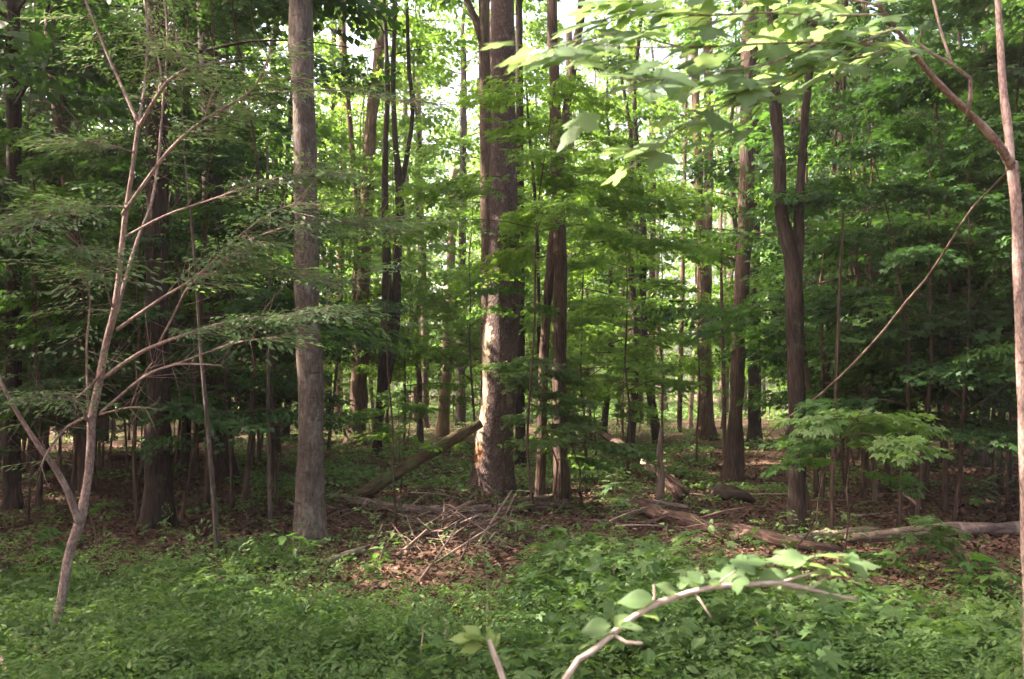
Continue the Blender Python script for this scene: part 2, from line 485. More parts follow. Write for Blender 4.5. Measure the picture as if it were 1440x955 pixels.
def make_spray(rng, kind, n, leaf, width=0.42, tilt=0.35, flat=1.0):
    """a flat leafy spray along +Y, length 1: leaf positions, matrices and twig lines"""
    t = 0.08 + 0.92 * (np.arange(n) + rng.uniform(0, 1, n)) / n
    side = np.where(np.arange(n) % 2 == 0, 1, -1)
    w = width * np.sin(PI * np.clip(0.12 + 0.82 * t, 0, 1))
    u = rng.uniform(0.05, 1, n) * w
    pos = np.stack([side * u, t - 0.25 * u, flat * (-0.12 * t * t - 0.25 * u * u) + rng.normal(0, 0.02, n)], -1)
    yaw = -side * (0.5 + rng.uniform(0, 0.9, n)) * np.clip(1.15 - t, 0.2, 1)
    R = rot(yaw, rng.normal(-0.25 * flat, tilt, n), rng.normal(0, tilt, n))
    s = leaf * rng.uniform(0.65, 1.25, n)
    R = R * s[:, None, None]
    tv, tf = LEAF[kind]
    V = (np.einsum('kij,nj->kni', R, tv) + pos[:, None]).reshape(-1, 3)
    m = len(tv)
    F = [(f[None] + (np.arange(n) * m)[:, None, None]).reshape(-1, f.shape[1]) for f in tf]
    lid = np.repeat(np.arange(n), m)
    return V, F, lid, n

def sprays(rng, kind, n, leaf, count=5, **kw):
    return [make_spray(rng, kind, n, leaf, **kw) for _ in range(count)]

def place_sprays(mb, rng, tmpl, Rm, T, mi=0, keep=None, tone=None):
    idx = rng.integers(0, len(tmpl), len(T))
    for q, (V, F, lid, nl) in enumerate(tmpl):
        s = np.where(idx == q)[0]
        if len(s) == 0: continue
        base = rng.uniform(0, 1, (len(s), 1)) if tone is None else tone[s][:, None]
        rn = 0.55 * base + 0.45 * rng.uniform(0, 1, (len(s), nl))
        place(mb, V, F, Rm[s], T[s], rn[:, lid], mi)

# sun shafts: lines through the canopy that stay open so that the sun reaches these places
SHAFTS = []
def shaft(p, r): SHAFTS.append((np.asarray(p, float), r))
def open_to_sun(T, margin=0.0):
    """True where a spray at T keeps clear of every shaft"""
    ok = np.ones(len(T), bool)
    for p, r in SHAFTS:
        d = T - p
        s = d @ TOSUN
        q = np.linalg.norm(d - s[:, None] * TOSUN, axis=1)
        ok &= ~((s > 0.3) & (q < r + margin))
    return ok

def layered(rng, axis, z0, z1, R, nlimb, per_limb, slen, tmpl, leaf_mb, wood_mb, rise=0.35, droop=0.25, r_k=0.011, org=None, sides=5, az_bias=None):
    """limbs round a stem with flat sprays along them; axis(z) gives the stem's (x, y, r)"""
    T = []; A = []; tone = []
    for i in range(nlimb):
        f = (i + rng.uniform(0, 1)) / nlimb
        z = z0 + (z1 - z0) * f
        L = R(f) * rng.uniform(0.7, 1.2)
        if L < 0.15: continue
        az = i * 2.399 + rng.normal(0, 0.4)
        if az_bias is not None: az = az_bias + rng.normal(0, 0.9)
        ax, ay, ar = axis(z)
        s = np.linspace(0, 1, 7)
        wob = np.cumsum(rng.normal(0, 0.07, 7))
        a = az + wob
        rr_ = rise * rng.uniform(0.5, 1.4)
        x = ax + np.cumsum(np.concatenate([[0], np.cos(a[1:]) * L / 6]))
        y = ay + np.cumsum(np.concatenate([[0], np.sin(a[1:]) * L / 6]))
        zz = z + L * (rr_ * s - droop * s * s)
        r0 = min(max(0.005, r_k * L), max(ar * 0.7, 0.004))
        pts = np.stack([x, y, zz, r0 * (1 - 0.85 * s)], -1)
        if wood_mb is not None:
            tube(wood_mb, pts, sides, resample=False, seed=int(rng.integers(1e6)))
        m = max(2, int(per_limb * L / max(R(0.3), 0.2)))
        ss = rng.uniform(0.22, 1.0, m) ** 0.8
        P = np.stack([np.interp(ss, s, pts[:, k]) for k in range(3)], -1)
        sd = np.where(rng.uniform(0, 1, m) < 0.5, 1, -1)
        yaw = az - PI / 2 + sd * rng.uniform(0.1, 1.0, m)
        sc = slen * rng.uniform(0.65, 1.2, m) * (1.1 - 0.35 * ss)
        A.append(rot(yaw, rng.normal(-0.12, 0.14, m), rng.normal(0, 0.16, m)) * sc[:, None, None])
        T.append(P); tone.append(np.clip(rng.normal(0.5, 0.2) + rng.normal(0, 0.12, m), 0, 1))
    T = np.concatenate(T); A = np.concatenate(A); tone = np.concatenate(tone)
    ok = open_to_sun(T + (0 if org is None else org), slen * 0.55) if org is not None else np.ones(len(T), bool)
    place_sprays(leaf_mb, rng, tmpl, A[ok], T[ok], tone=tone[ok])

RNG = np.random.default_rng(11)
SP_TALL = sprays(RNG, 'quad', 34, 0.155, 6, width=0.5, tilt=0.5)         # high crowns
SP_MAPLE = sprays(RNG, 'star', 26, 0.135, 6, width=0.42, tilt=0.3)       # understorey maples
SP_MAPLE_NEAR = sprays(RNG, 'star', 17, 0.19, 6, width=0.42, tilt=0.3)
SP_FAR = sprays(RNG, 'quad', 18, 0.21, 6, width=0.5, tilt=0.5)
SP_FINE = sprays(RNG, 'narrow', 24, 0.115, 8, width=0.36, tilt=0.16, flat=0.25)      # small-leaved sprays

SP_OVAL = sprays(RNG, 'oval', 24, 0.14, 6, width=0.4, tilt=0.55)
SP_FROND = sprays(RNG, 'narrow', 22, 0.15, 6, width=0.3, tilt=0.3)

# ------------------------------------------------------------------ ground
def build_ground():
    def lines(a, b, n): return list(np.linspace(a, b, n))
    ys = sorted(set([-150, -60, -20, -8] + [round(v, 3) for v in lines(-3, 30, 111)] + [34, 40, 50, 65, 85, 120, 200]))
    xs = sorted(set([-180, -100, -60, -35] + [round(v, 3) for v in lines(-22, 22, 133)] + [35, 60, 100, 180]))
    X, Y = np.meshgrid(xs, ys)
    Z = ground_z(X, Y)
    V = np.stack([X, Y, Z], -1).reshape(-1, 3)
    nx = len(xs)
    i, j = np.meshgrid(np.arange(nx - 1), np.arange(len(ys) - 1))
    a = (j * nx + i).ravel()
    mb = MB(); mb.add(V, np.stack([a, a + 1, a + nx + 1, a + nx], -1))
    o = obj('ground', mb.mesh('ground', M['ground']))
    tag(o, kind='structure')
build_ground()

# where the sun is let through
for _py, _r in ((440, 0.16), (475, 0.2), (510, 0.2), (545, 0.2), (580, 0.2), (612, 0.18), (645, 0.12)):
    shaft(at(690 - (_py - 440) * 0.08, _py, 13.6), _r)
shaft(at(906, 650, 13.4), 0.18)
shaft(at(890, 620, 13.6), 0.12)
shaft(at(1030, 440, 24), 0.3)
shaft(at(1160, 765, 9.3), 0.14)
shaft(at(590, 785, 8.6), 0.22)
shaft(at(860, 440, 30), 0.5)
for _px, _py, _d, _r in ((820, 80, 2.6, 0.35), (960, 110, 2.7, 0.45), (1100, 60, 2.9, 0.45), (890, 205, 2.5, 0.15), (860, 890, 2.15, 0.25), (1000, 825, 2.25, 0.25), (1130, 815, 2.4, 0.3), (680, 900, 2.0, 0.3)):
    shaft(at(_px, _py, _d), _r)

# ------------------------------------------------------------------ haze box added to lift the dark tones
def build_haze():
    x0, x1, y0, y1, z0, z1 = -185, 185, -155, 205, -1.2, 32
    v = [(x, y, z) for z in (z0, z1) for y in (y0, y1) for x in (x0, x1)]
    f = np.array([(0, 2, 3, 1), (4, 5, 7, 6), (0, 1, 5, 4), (2, 6, 7, 3), (0, 4, 6, 2), (1, 3, 7, 5)])
    mb = MB(); mb.add(v, f)
    m, nt, out = new_mat('haze_tone_lift')
    p = N(nt, 'ShaderNodeVolumePrincipled', Density=HAZE, Anisotropy=0.2)
    p.inputs['Color'].default_value = (1.0, 0.96, 0.92, 1)
    nt.links.new(p.outputs[0], out.inputs['Volume'])
    tag(obj('haze', mb.mesh('haze', m, smooth=False)), 'thin haze added to lift the dark tones of the forest', 'haze', kind='stuff')
HAZE = 0.0010
build_haze()

# ------------------------------------------------------------------ single trees read off the photograph
MARK = []          # (photo x, short name) used to describe the unnamed trees between them

def path3(pts, y, lean=0.0):
    """photo rows (px, py, width px) -> world rows (x, y, z, r) at distance y"""
    out = []
    for px, py, w in pts:
        p = at(px, py, y)
        d = y
        out.append([p[0], p[1], p[2], 0.5 * w / FPX * d])
    return out

def hero(name, label, cat, pts, bark, H, y=None, group=None, z0=None, R=2.6, nlimb=22, per=10, leaf='leaf_mid', crown=True, forks=(), flare=0.5, rough=0.08, seed=1, sides=14, slen=1.1, tmpl=None, mark=None, fork_names='limb'):
    rng = np.random.default_rng(seed)
    if y is None:
        b = at_ground(pts[0][0], pts[0][1]); y = b[1]
    P = path3(pts, y)
    gz = float(ground_z(P[0][0], y))
    P[0][2] = gz - 0.12
    o3 = np.array([P[0][0], P[0][1], gz])
    if crown or H:
        top = np.array(P[-1]); prev = np.array(P[-2])
        d = (top[:3] - prev[:3]); d /= np.linalg.norm(d)
        left = H - top[2]
        if left > 0.5:
            for f in (0.35, 0.7, 1.0):
                q = top[:3] + np.array([d[0] * left * f * 0.6 + rng.normal(0, 0.12), rng.normal(0, 0.25), left * f])
                P.append([*q, max(0.02, top[3] * (1 - 0.85 * f))])
    P = np.array(P)
    L = P.copy(); L[:, :3] -= o3
    r = root(name, o3, label, cat, group)
    mb = MB()
    tube(mb, L, sides, 0.22, flare, rough, seed)
    cm = MB(); wood = mb
    axis = lambda z: (np.interp(z, L[:, 2], L[:, 0]), np.interp(z, L[:, 2], L[:, 1]), np.interp(z, L[:, 2], L[:, 3]))
    if crown:
        zt = 1.6 + 0.43 * y
        zc = z0 if z0 is not None else max(5.5, 0.45 * H)
        layered(rng, axis, zc, H * 0.98, lambda f: R * (1.05 - 0.75 * f * f) * (0.55 + 0.9 * min(f * 2.5, 0.5)), nlimb, per, slen, tmpl or SP_TALL, cm, wood, org=o3)
    t = obj('trunk', mb.mesh('trunk', M[bark]), r)
    for fp in forks:
        fm = MB()
        Q = np.array(path3(fp, y))
        top = Q[-1]; prev = Q[-2]; d = top[:3] - prev[:3]; d /= np.linalg.norm(d)
        if d[2] > 0.3:
            left = max(0.6, min(H - top[2], 6))
            Q = np.vstack([Q, [*(top[:3] + d * left * 0.5 + np.array([0, 0, left * 0.1])), top[3] * 0.7], [*(top[:3] + d * left + np.array([0, 0, left * 0.2])), top[3] * 0.3]])
        Q[:, :3] -= o3
        tube(fm, Q, max(6, sides - 4), 0.2, 0, rough, seed + 5)
        obj(fork_names, fm.mesh('limb', M[bark]), r)
    if crown and cm.n:
        obj('crown', cm.mesh('crown', M[leaf]), r)
    if mark: MARK.append((pts[0][0] if mark is True else mark[0], mark[1]))
    return r, P

# --- nearer trees
hero('forest_tree', 'pale grey smooth-barked tree with a dark scar high on its left side', 'tree',
     [(434, 762, 44), (436, 700, 38), (437, 560, 35), (431, 400, 34), (430, 250, 33), (426, 120, 31), (424, 70, 33), (423, 0, 34)], 'bark_beech', 19, seed=3, R=2.4, z0=8.5, per=5, nlimb=16, flare=0.5, rough=0.06, sides=20, mark=(436, 'the pale grey tree'), leaf='leaf_mid')
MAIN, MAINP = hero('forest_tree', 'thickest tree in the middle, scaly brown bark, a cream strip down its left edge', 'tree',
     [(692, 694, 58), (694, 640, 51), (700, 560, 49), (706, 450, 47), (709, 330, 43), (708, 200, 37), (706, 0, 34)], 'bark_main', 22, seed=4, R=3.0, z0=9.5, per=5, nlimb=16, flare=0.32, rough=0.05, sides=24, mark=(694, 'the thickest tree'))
hero('forest_tree', 'slim brown tree leaning right just beside the thickest tree', 'tree',
     [(758, 702, 15), (761, 640, 14), (765, 500, 13), (772, 400, 13), (784, 270, 14), (795, 165, 12), (811, 60, 12), (818, 0, 11)], 'bark_brown', 15, seed=5, R=1.8, z0=8.5, nlimb=10, per=5, mark=(758, 'the slim leaning tree'))
hero('forest_tree', 'rough furrowed brown tree standing right of the slim leaning tree', 'tree',
     [(790, 702, 24), (788, 620, 20), (787, 500, 20), (788, 400, 19), (786, 300, 18), (782, 200, 17), (779, 100, 15), (777, 0, 14)], 'bark_brown', 17, seed=6, R=2.0, z0=9, nlimb=12, per=5, mark=(790, 'the furrowed brown tree'))
hero('forest_tree', 'straight brown tree with a flared foot on bare brown litter', 'tree',
     [(1030, 677, 28), (1034, 610, 21), (1038, 500, 18), (1043, 400, 20), (1049, 300, 22), (1052, 150, 22), (1054, 0, 20)], 'bark_brown', 18, seed=7, R=2.4, z0=9, per=6, mark=(1030, 'the flare-footed tree'))
hero('forest_tree', 'dark tree behind the long rotten log, forked into two dark stems', 'tree',
     [(1120, 757, 27), (1121, 690, 25), (1121, 600, 23), (1118, 480, 24), (1117, 400, 24), (1113, 360, 24), (1100, 310, 19), (1095, 200, 16), (1089, 130, 16), (1085, 0, 15)], 'bark_dark', 16, seed=8, R=2.6, z0=6.5, flare=0.25, leaf='leaf_shade',
     forks=[[(1119, 395, 17), (1123, 335, 15), (1126, 250, 12), (1131, 180, 11), (1140, 85, 11), (1146, 0, 10)]], mark=(1120, 'the dark forked tree'))
hero('forest_tree', 'thick very dark tree in the left shade behind the pink forked sapling', 'tree',
     [(223, 742, 48), (222, 680, 37), (222, 560, 32), (221, 400, 30), (222, 200, 28), (222, 0, 26)], 'bark_dark', 17, seed=9, R=3.2, z0=4.8, flare=0.25, leaf='leaf_shade', per=20, mark=(222, 'the thick dark tree'))
hero('forest_tree', 'thick dark brown tree left of the pale grey tree, behind a thin leaning stem', 'tree',
     [(316, 682, 36), (308, 600, 32), (306, 500, 32), (303, 380, 30), (296, 150, 28), (288, 0, 24)], 'bark_dark', 18, seed=10, R=3.2, z0=6.5, leaf='leaf_shade', per=20, mark=(312, 'the dark brown tree'))
hero('forest_tree', 'dark straight tree close to the left edge', 'tree',
     [(18, 715, 24), (19, 500, 21), (20, 200, 20), (20, 0, 18)], 'bark_dark', 15, seed=12, R=3.0, z0=4.5, leaf='leaf_shade', per=20, mark=(18, 'the left-edge tree'))
hero('forest_tree', 'slim dark tree leaning left, between the left edge and the pink forked sapling', 'tree',
     [(118, 690, 22), (114, 500, 20), (105, 330, 19), (92, 230, 17), (75, 100, 15), (68, 0, 14)], 'bark_brown', 14, seed=13, R=2.8, z0=5.5, leaf='leaf_shade', per=20, mark=(115, 'the left-leaning dark tree'))
hero('forest_tree', 'slender dark tree between the two thick dark trees at left', 'tree',
     [(261, 660, 15), (263, 560, 13), (265, 400, 12), (262, 200, 12), (256, 0, 10)], 'bark_dark', 15, seed=14, R=2.2, z0=6.5, nlimb=14, leaf='leaf_shade')
hero('forest_tree', 'reddish brown tree leaning right with a slab of loose bark low down', 'tree',
     [(500, 627, 24), (504, 560, 23), (508, 480, 22), (511, 400, 19), (515, 300, 19), (521, 180, 17), (532, 90, 15), (539, 0, 13)], 'bark_red', 19, seed=15, R=2.6, z0=10, mark=(503, 'the reddish leaning tree'), leaf='leaf_sun',
     forks=[[(506, 540, 10), (499, 430, 8), (503, 330, 7), (495, 210, 8), (485, 90, 8), (482, 0, 7)]])
hero('forest_tree', 'dark tree forking low into several upright stems, left of the pale snag', 'tree',
     [(530, 642, 14), (533, 590, 13), (540, 520, 17), (543, 450, 15), (544, 380, 13), (541, 250, 9), (545, 120, 7), (540, 0, 5)], 'bark_dark', 16, seed=16, R=2.4, z0=9, leaf='leaf_sun', mark=(535, 'the many-stemmed dark tree'),
     forks=[[(543, 540, 13), (556, 460, 13), (558, 380, 12), (562, 310, 13), (562, 265, 12), (556, 200, 8), (553, 110, 7), (556, 0, 6)],
            [(562, 275, 9), (572, 220, 7), (580, 160, 6), (575, 90, 6), (572, 0, 5)]])
hero('forest_tree', 'reddish double-stemmed straight tree in the bright middle distance', 'tree',
     [(991, 618, 24), (992, 560, 21), (991, 450, 20), (990, 350, 20), (995, 300, 14), (997, 200, 13), (996, 90, 13), (995, 0, 12)], 'bark_red', 20, seed=17, R=2.8, z0=11, leaf='leaf_sun', mark=(990, 'the reddish double-stemmed tree'),
     forks=[[(988, 370, 14), (983, 300, 13), (981, 200, 12), (977, 100, 12), (974, 0, 11)]])
hero('forest_tree', 'dark straight trunk half hidden behind the flare-footed tree', 'tree',
     [(1061, 622, 18), (1060, 350, 17), (1060, 100, 16), (1058, 0, 15)], 'bark_dark', 18, seed=18, R=2.6, z0=10)
hero('dead_tree', 'pale barkless dead snag broken off at the top', 'dead tree',
     [(622, 612, 18), (626, 550, 16), (631, 450, 13), (635, 350, 12), (638, 238, 11)], 'bark_pale', 0, crown=False, seed=19, flare=0.15, rough=0.06, mark=(624, 'the pale snag'))
hero('forest_tree', 'brown trunk half hidden behind the thickest tree, forked near the top', 'tree',
     [(686, 650, 20), (685, 300, 18), (682, 110, 18), (681, 30, 16), (681, 0, 15)], 'bark_brown', 19, seed=20, R=2.4, z0=10, forks=[[(679, 60, 13), (668, 25, 11), (657, 0, 9)]])
hero('forest_tree', 'dark trunk standing close behind the right side of the thickest tree', 'tree',
     [(732, 655, 14), (731, 480, 14), (731, 250, 12), (730, 0, 10)], 'bark_dark', 18, seed=21, R=2.2, z0=10, nlimb=14)
hero('sapling', 'thin dark bare stem between the thickest tree and the slim leaning tree', 'sapling',
     [(757, 662, 6), (757, 400, 5), (751, 260, 5), (745, 200, 4), (740, 120, 3)], 'bark_dark', 0, crown=False, seed=22, flare=0.2, sides=7)
hero('forest_tree', 'leaning dark tree with wavy trunk, first right of the dark forked tree', 'tree',
     [(1150, 668, 14), (1160, 560, 14), (1166, 470, 13), (1172, 380, 12), (1180, 250, 10), (1186, 100, 9)], 'bark_dark', 13, seed=23, R=2.4, z0=4.0, nlimb=20, leaf='leaf_shade', mark=(1152, 'the wavy leaning tree'))
hero('forest_tree', 'slim upright dark tree close right of the wavy leaning tree', 'tree',
     [(1182, 655, 11), (1182, 500, 11), (1178, 300, 10), (1176, 0, 9)], 'bark_dark', 14, seed=24, R=2.4, z0=4.4, nlimb=20, leaf='leaf_shade')
hero('forest_tree', 'dark straight tree standing by a bright gap far back at right', 'tree',
     [(1270, 607, 18), (1270, 500, 16), (1272, 400, 16), (1272, 200, 14)], 'bark_dark', 16, seed=25, R=3.2, z0=6, leaf='leaf_shade', mark=(1270, 'the far straight dark tree'))
hero('forest_tree', 'slim dark tree behind the crossing of dead stick and forked twig', 'tree',
     [(1223, 645, 12), (1222, 500, 11), (1218, 300, 10), (1214, 100, 9)], 'bark_dark', 14, seed=26, R=2.6, z0=5, leaf='leaf_shade', nlimb=20)
hero('forest_tree', 'thin orange-lit trunk behind the dark forked tree', 'tree',
     [(1139, 622, 8), (1137, 540, 8), (1134, 440, 7), (1130, 300, 7), (1126, 150, 6)], 'bark_red', 15, seed=27, R=2.0, z0=8, nlimb=14)
hero('sapling', 'thin leaning bare stem beside the foot of the reddish double-stemmed tree', 'sapling',
     [(970, 602, 7), (975, 520, 6), (980, 450, 5), (984, 330, 5), (990, 200, 4)], 'bark_pale', 0, crown=False, seed=28, flare=0.1, sides=7)
hero('sapling', 'thin straight stem just left of the flare-footed tree', 'sapling',
     [(1019, 640, 6), (1018, 560, 6), (1016, 470, 5), (1013, 330, 4)], 'bark_brown', 0, crown=False, seed=29, flare=0.1, sides=7)
hero('sapling', 'thin pale stem leaning left in front of the dark brown tree', 'sapling',
     [(308, 784, 10), (303, 730, 8), (297, 660, 7), (289, 560, 6), (283, 500, 5), (276, 400, 4), (268, 300, 3.4), (258, 200, 2.8), (255, 100, 2)], 'bark_grey', 0, crown=False, seed=30, flare=0.2, sides=8)
hero('sapling', 'thin straight bare stem between the dark brown tree and the pale grey tree', 'sapling',
     [(381, 734, 7), (378, 640, 6), (377, 500, 5), (379, 350, 4), (376, 200, 3)], 'bark_grey', 0, crown=False, seed=31, flare=0.2, sides=7)
hero('sapling', 'slender sapling stem standing just right of the dark forked tree', 'sapling',
     [(1168, 757, 7), (1171, 640, 6), (1175, 560, 5), (1181, 400, 4), (1186, 300, 3)], 'bark_brown', 0, crown=False, seed=32, flare=0.2, sides=7)
hero('sapling', 'slender pale sapling stem bent left at the top, right of the log', 'sapling',
     [(1231, 708, 7), (1230, 640, 5), (1223, 570, 4), (1206, 525, 3), (1200, 500, 2)], 'bark_grey', 0, crown=False, seed=33, flare=0.2, sides=7)
for k, (pts, lab) in enumerate([
        ([(884, 590, 9), (876, 500, 9), (866, 430, 8), (852, 330, 7), (838, 200, 6)], 'reddish trunk leaning left in a cluster, middle distance right of centre'),
        ([(886, 592, 7), (882, 500, 8), (876, 420, 7), (870, 300, 7), (866, 150, 6)], 'slim trunk second from left in the leaning cluster, middle distance'),
        ([(893, 596, 22), (893, 500, 20), (891, 350, 17), (889, 100, 13)], 'thick dark trunk at the right of the leaning cluster'),
        ([(917, 600, 11), (916, 500, 10), (917, 400, 9), (919, 200, 8)], 'dark upright trunk right of the leaning cluster'),
        ([(597, 602, 12), (597, 450, 10), (592, 300, 8), (588, 100, 7)], 'slim brown trunk left of the pale snag, middle distance'),
        ([(648, 600, 14), (648, 500, 13), (650, 350, 11), (652, 100, 9)], 'dark trunk just right of the pale snag, middle distance'),
        ([(585, 598, 8), (580, 470, 7), (574, 350, 7), (570, 150, 6)], 'thin trunk behind the many-stemmed dark tree'),
        ([(476, 600, 12), (478, 400, 11), (484, 200, 9), (478, 0, 8)], 'dark slim trunk left of the reddish leaning tree'),
        ([(345, 610, 10), (346, 450, 9), (343, 300, 8), (340, 60, 7)], 'slim trunk beside the dark brown tree against the bright gap'),
        ([(392, 606, 12), (391, 450, 11), (388, 300, 10), (384, 60, 9)], 'dark slim trunk just left of the pale grey tree, far back'),
        ([(462, 604, 9), (464, 430, 9), (468, 250, 8), (470, 0, 7)], 'slim trunk showing just right of the pale grey tree'),
        ([(955, 610, 7), (958, 480, 7), (961, 330, 6), (965, 100, 5)], 'slim trunk left of the reddish double-stemmed tree'),
        ([(800, 600, 13), (806, 450, 12), (802, 250, 10), (800, 40, 9)], 'trunk showing just right of the furrowed brown tree, far back')]):
    hero('forest_tree', lab, 'tree', pts, ['bark_red', 'bark_red', 'bark_dark', 'bark_dark', 'bark_brown', 'bark_dark', 'bark_brown'][k % 7], 17 + (k % 3), seed=40 + k, R=2.6, z0=8.5, nlimb=16, leaf='leaf_sun' if k != 9 else 'leaf_mid', sides=9, flare=0.3)

def cream_strip(r):
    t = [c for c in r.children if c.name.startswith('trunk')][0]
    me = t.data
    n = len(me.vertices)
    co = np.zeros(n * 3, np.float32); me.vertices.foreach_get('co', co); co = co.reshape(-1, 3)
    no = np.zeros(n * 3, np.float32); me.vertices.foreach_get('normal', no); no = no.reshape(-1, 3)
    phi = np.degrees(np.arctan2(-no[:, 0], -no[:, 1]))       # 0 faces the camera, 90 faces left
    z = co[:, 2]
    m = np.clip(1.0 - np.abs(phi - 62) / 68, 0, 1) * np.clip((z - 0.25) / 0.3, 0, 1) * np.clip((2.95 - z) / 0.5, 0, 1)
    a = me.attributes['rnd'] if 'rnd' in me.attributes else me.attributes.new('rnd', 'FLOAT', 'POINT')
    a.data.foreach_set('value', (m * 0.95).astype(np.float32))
cream_strip(MAIN)

# --- the pink forked sapling at left
def branch_part(mb_leaf, rng, r, o3, pts, y0, y1, bark, name='branch', leafy=0.0, tmpl=None, sl=0.36, start=0.4, sides=7, drop=-0.03, bare=0):
    """a branch read off the photograph, its distance running from y0 to y1; sprays along its outer part"""
    n = len(pts)
    P = []
    for i, (px, py, w) in enumerate(pts):
        d = y0 + (y1 - y0) * i / (n - 1)
        p = at(px, py, d); P.append([*(p - o3), 0.43 * w / FPX * d])
    mb = MB()
    p = tube(mb, P, sides, 0.06, 0, 0.06, seed=int(rng.integers(1e6)))
    for _ in range(bare):                        # fine bare twigs
        i0 = rng.integers(len(p) // 4, len(p)); q = p[i0, :3]; d0 = p[-1, :3] - p[0, :3]; d0 = d0 / np.linalg.norm(d0)
        dv = d0 * rng.uniform(0.4, 1) + rng.normal(0, 0.55, 3); dv /= np.linalg.norm(dv); ln = rng.uniform(0.08, 0.38)
        tw = np.array([[*q, 0.0018], [*(q + dv * ln * 0.5 + rng.normal(0, 0.012, 3)), 0.0014], [*(q + dv * ln + np.array([0, 0, 0.03])), 0.0006]])
        tube(mb, tw, 4, 0.08, 0, 0, 1)
    if leafy:
        m = int(leafy * 1.7)
        s = rng.uniform(start, 1.0, m)
        idx = s * (len(p) - 1)
        T = np.stack([np.interp(idx, np.arange(len(p)), p[:, k]) for k in range(3)], -1)
        d = p[-1, :3] - p[0, :3]
        az = math.atan2(d[1], d[0])
        yaw = az - PI / 2 + np.where(rng.uniform(0, 1, m) < 0.5, 1, -1) * rng.uniform(0.0, 1.3, m)
        sc = sl * rng.uniform(0.6, 1.3, m)
        A = rx(rng.normal(0.10, 0.12, m)) @ rot(yaw, rng.normal(drop, 0.12, m), rng.normal(0, 0.12, m)) * sc[:, None, None]
        place_sprays(mb_leaf, rng, tmpl or SP_FINE, A, T)
        for q in range(m):                       # the twig each spray sits on
            e = A[q][:, 1]
            tube(mb, np.array([[*T[q], 0.0022], [*(T[q] + 0.5 * e), 0.0016], [*(T[q] + 0.95 * e + np.array([0, 0, -0.01])), 0.0007]]), 4, resample=False)
    b = obj(name, mb.mesh(name, M[bark]), r)
    return b

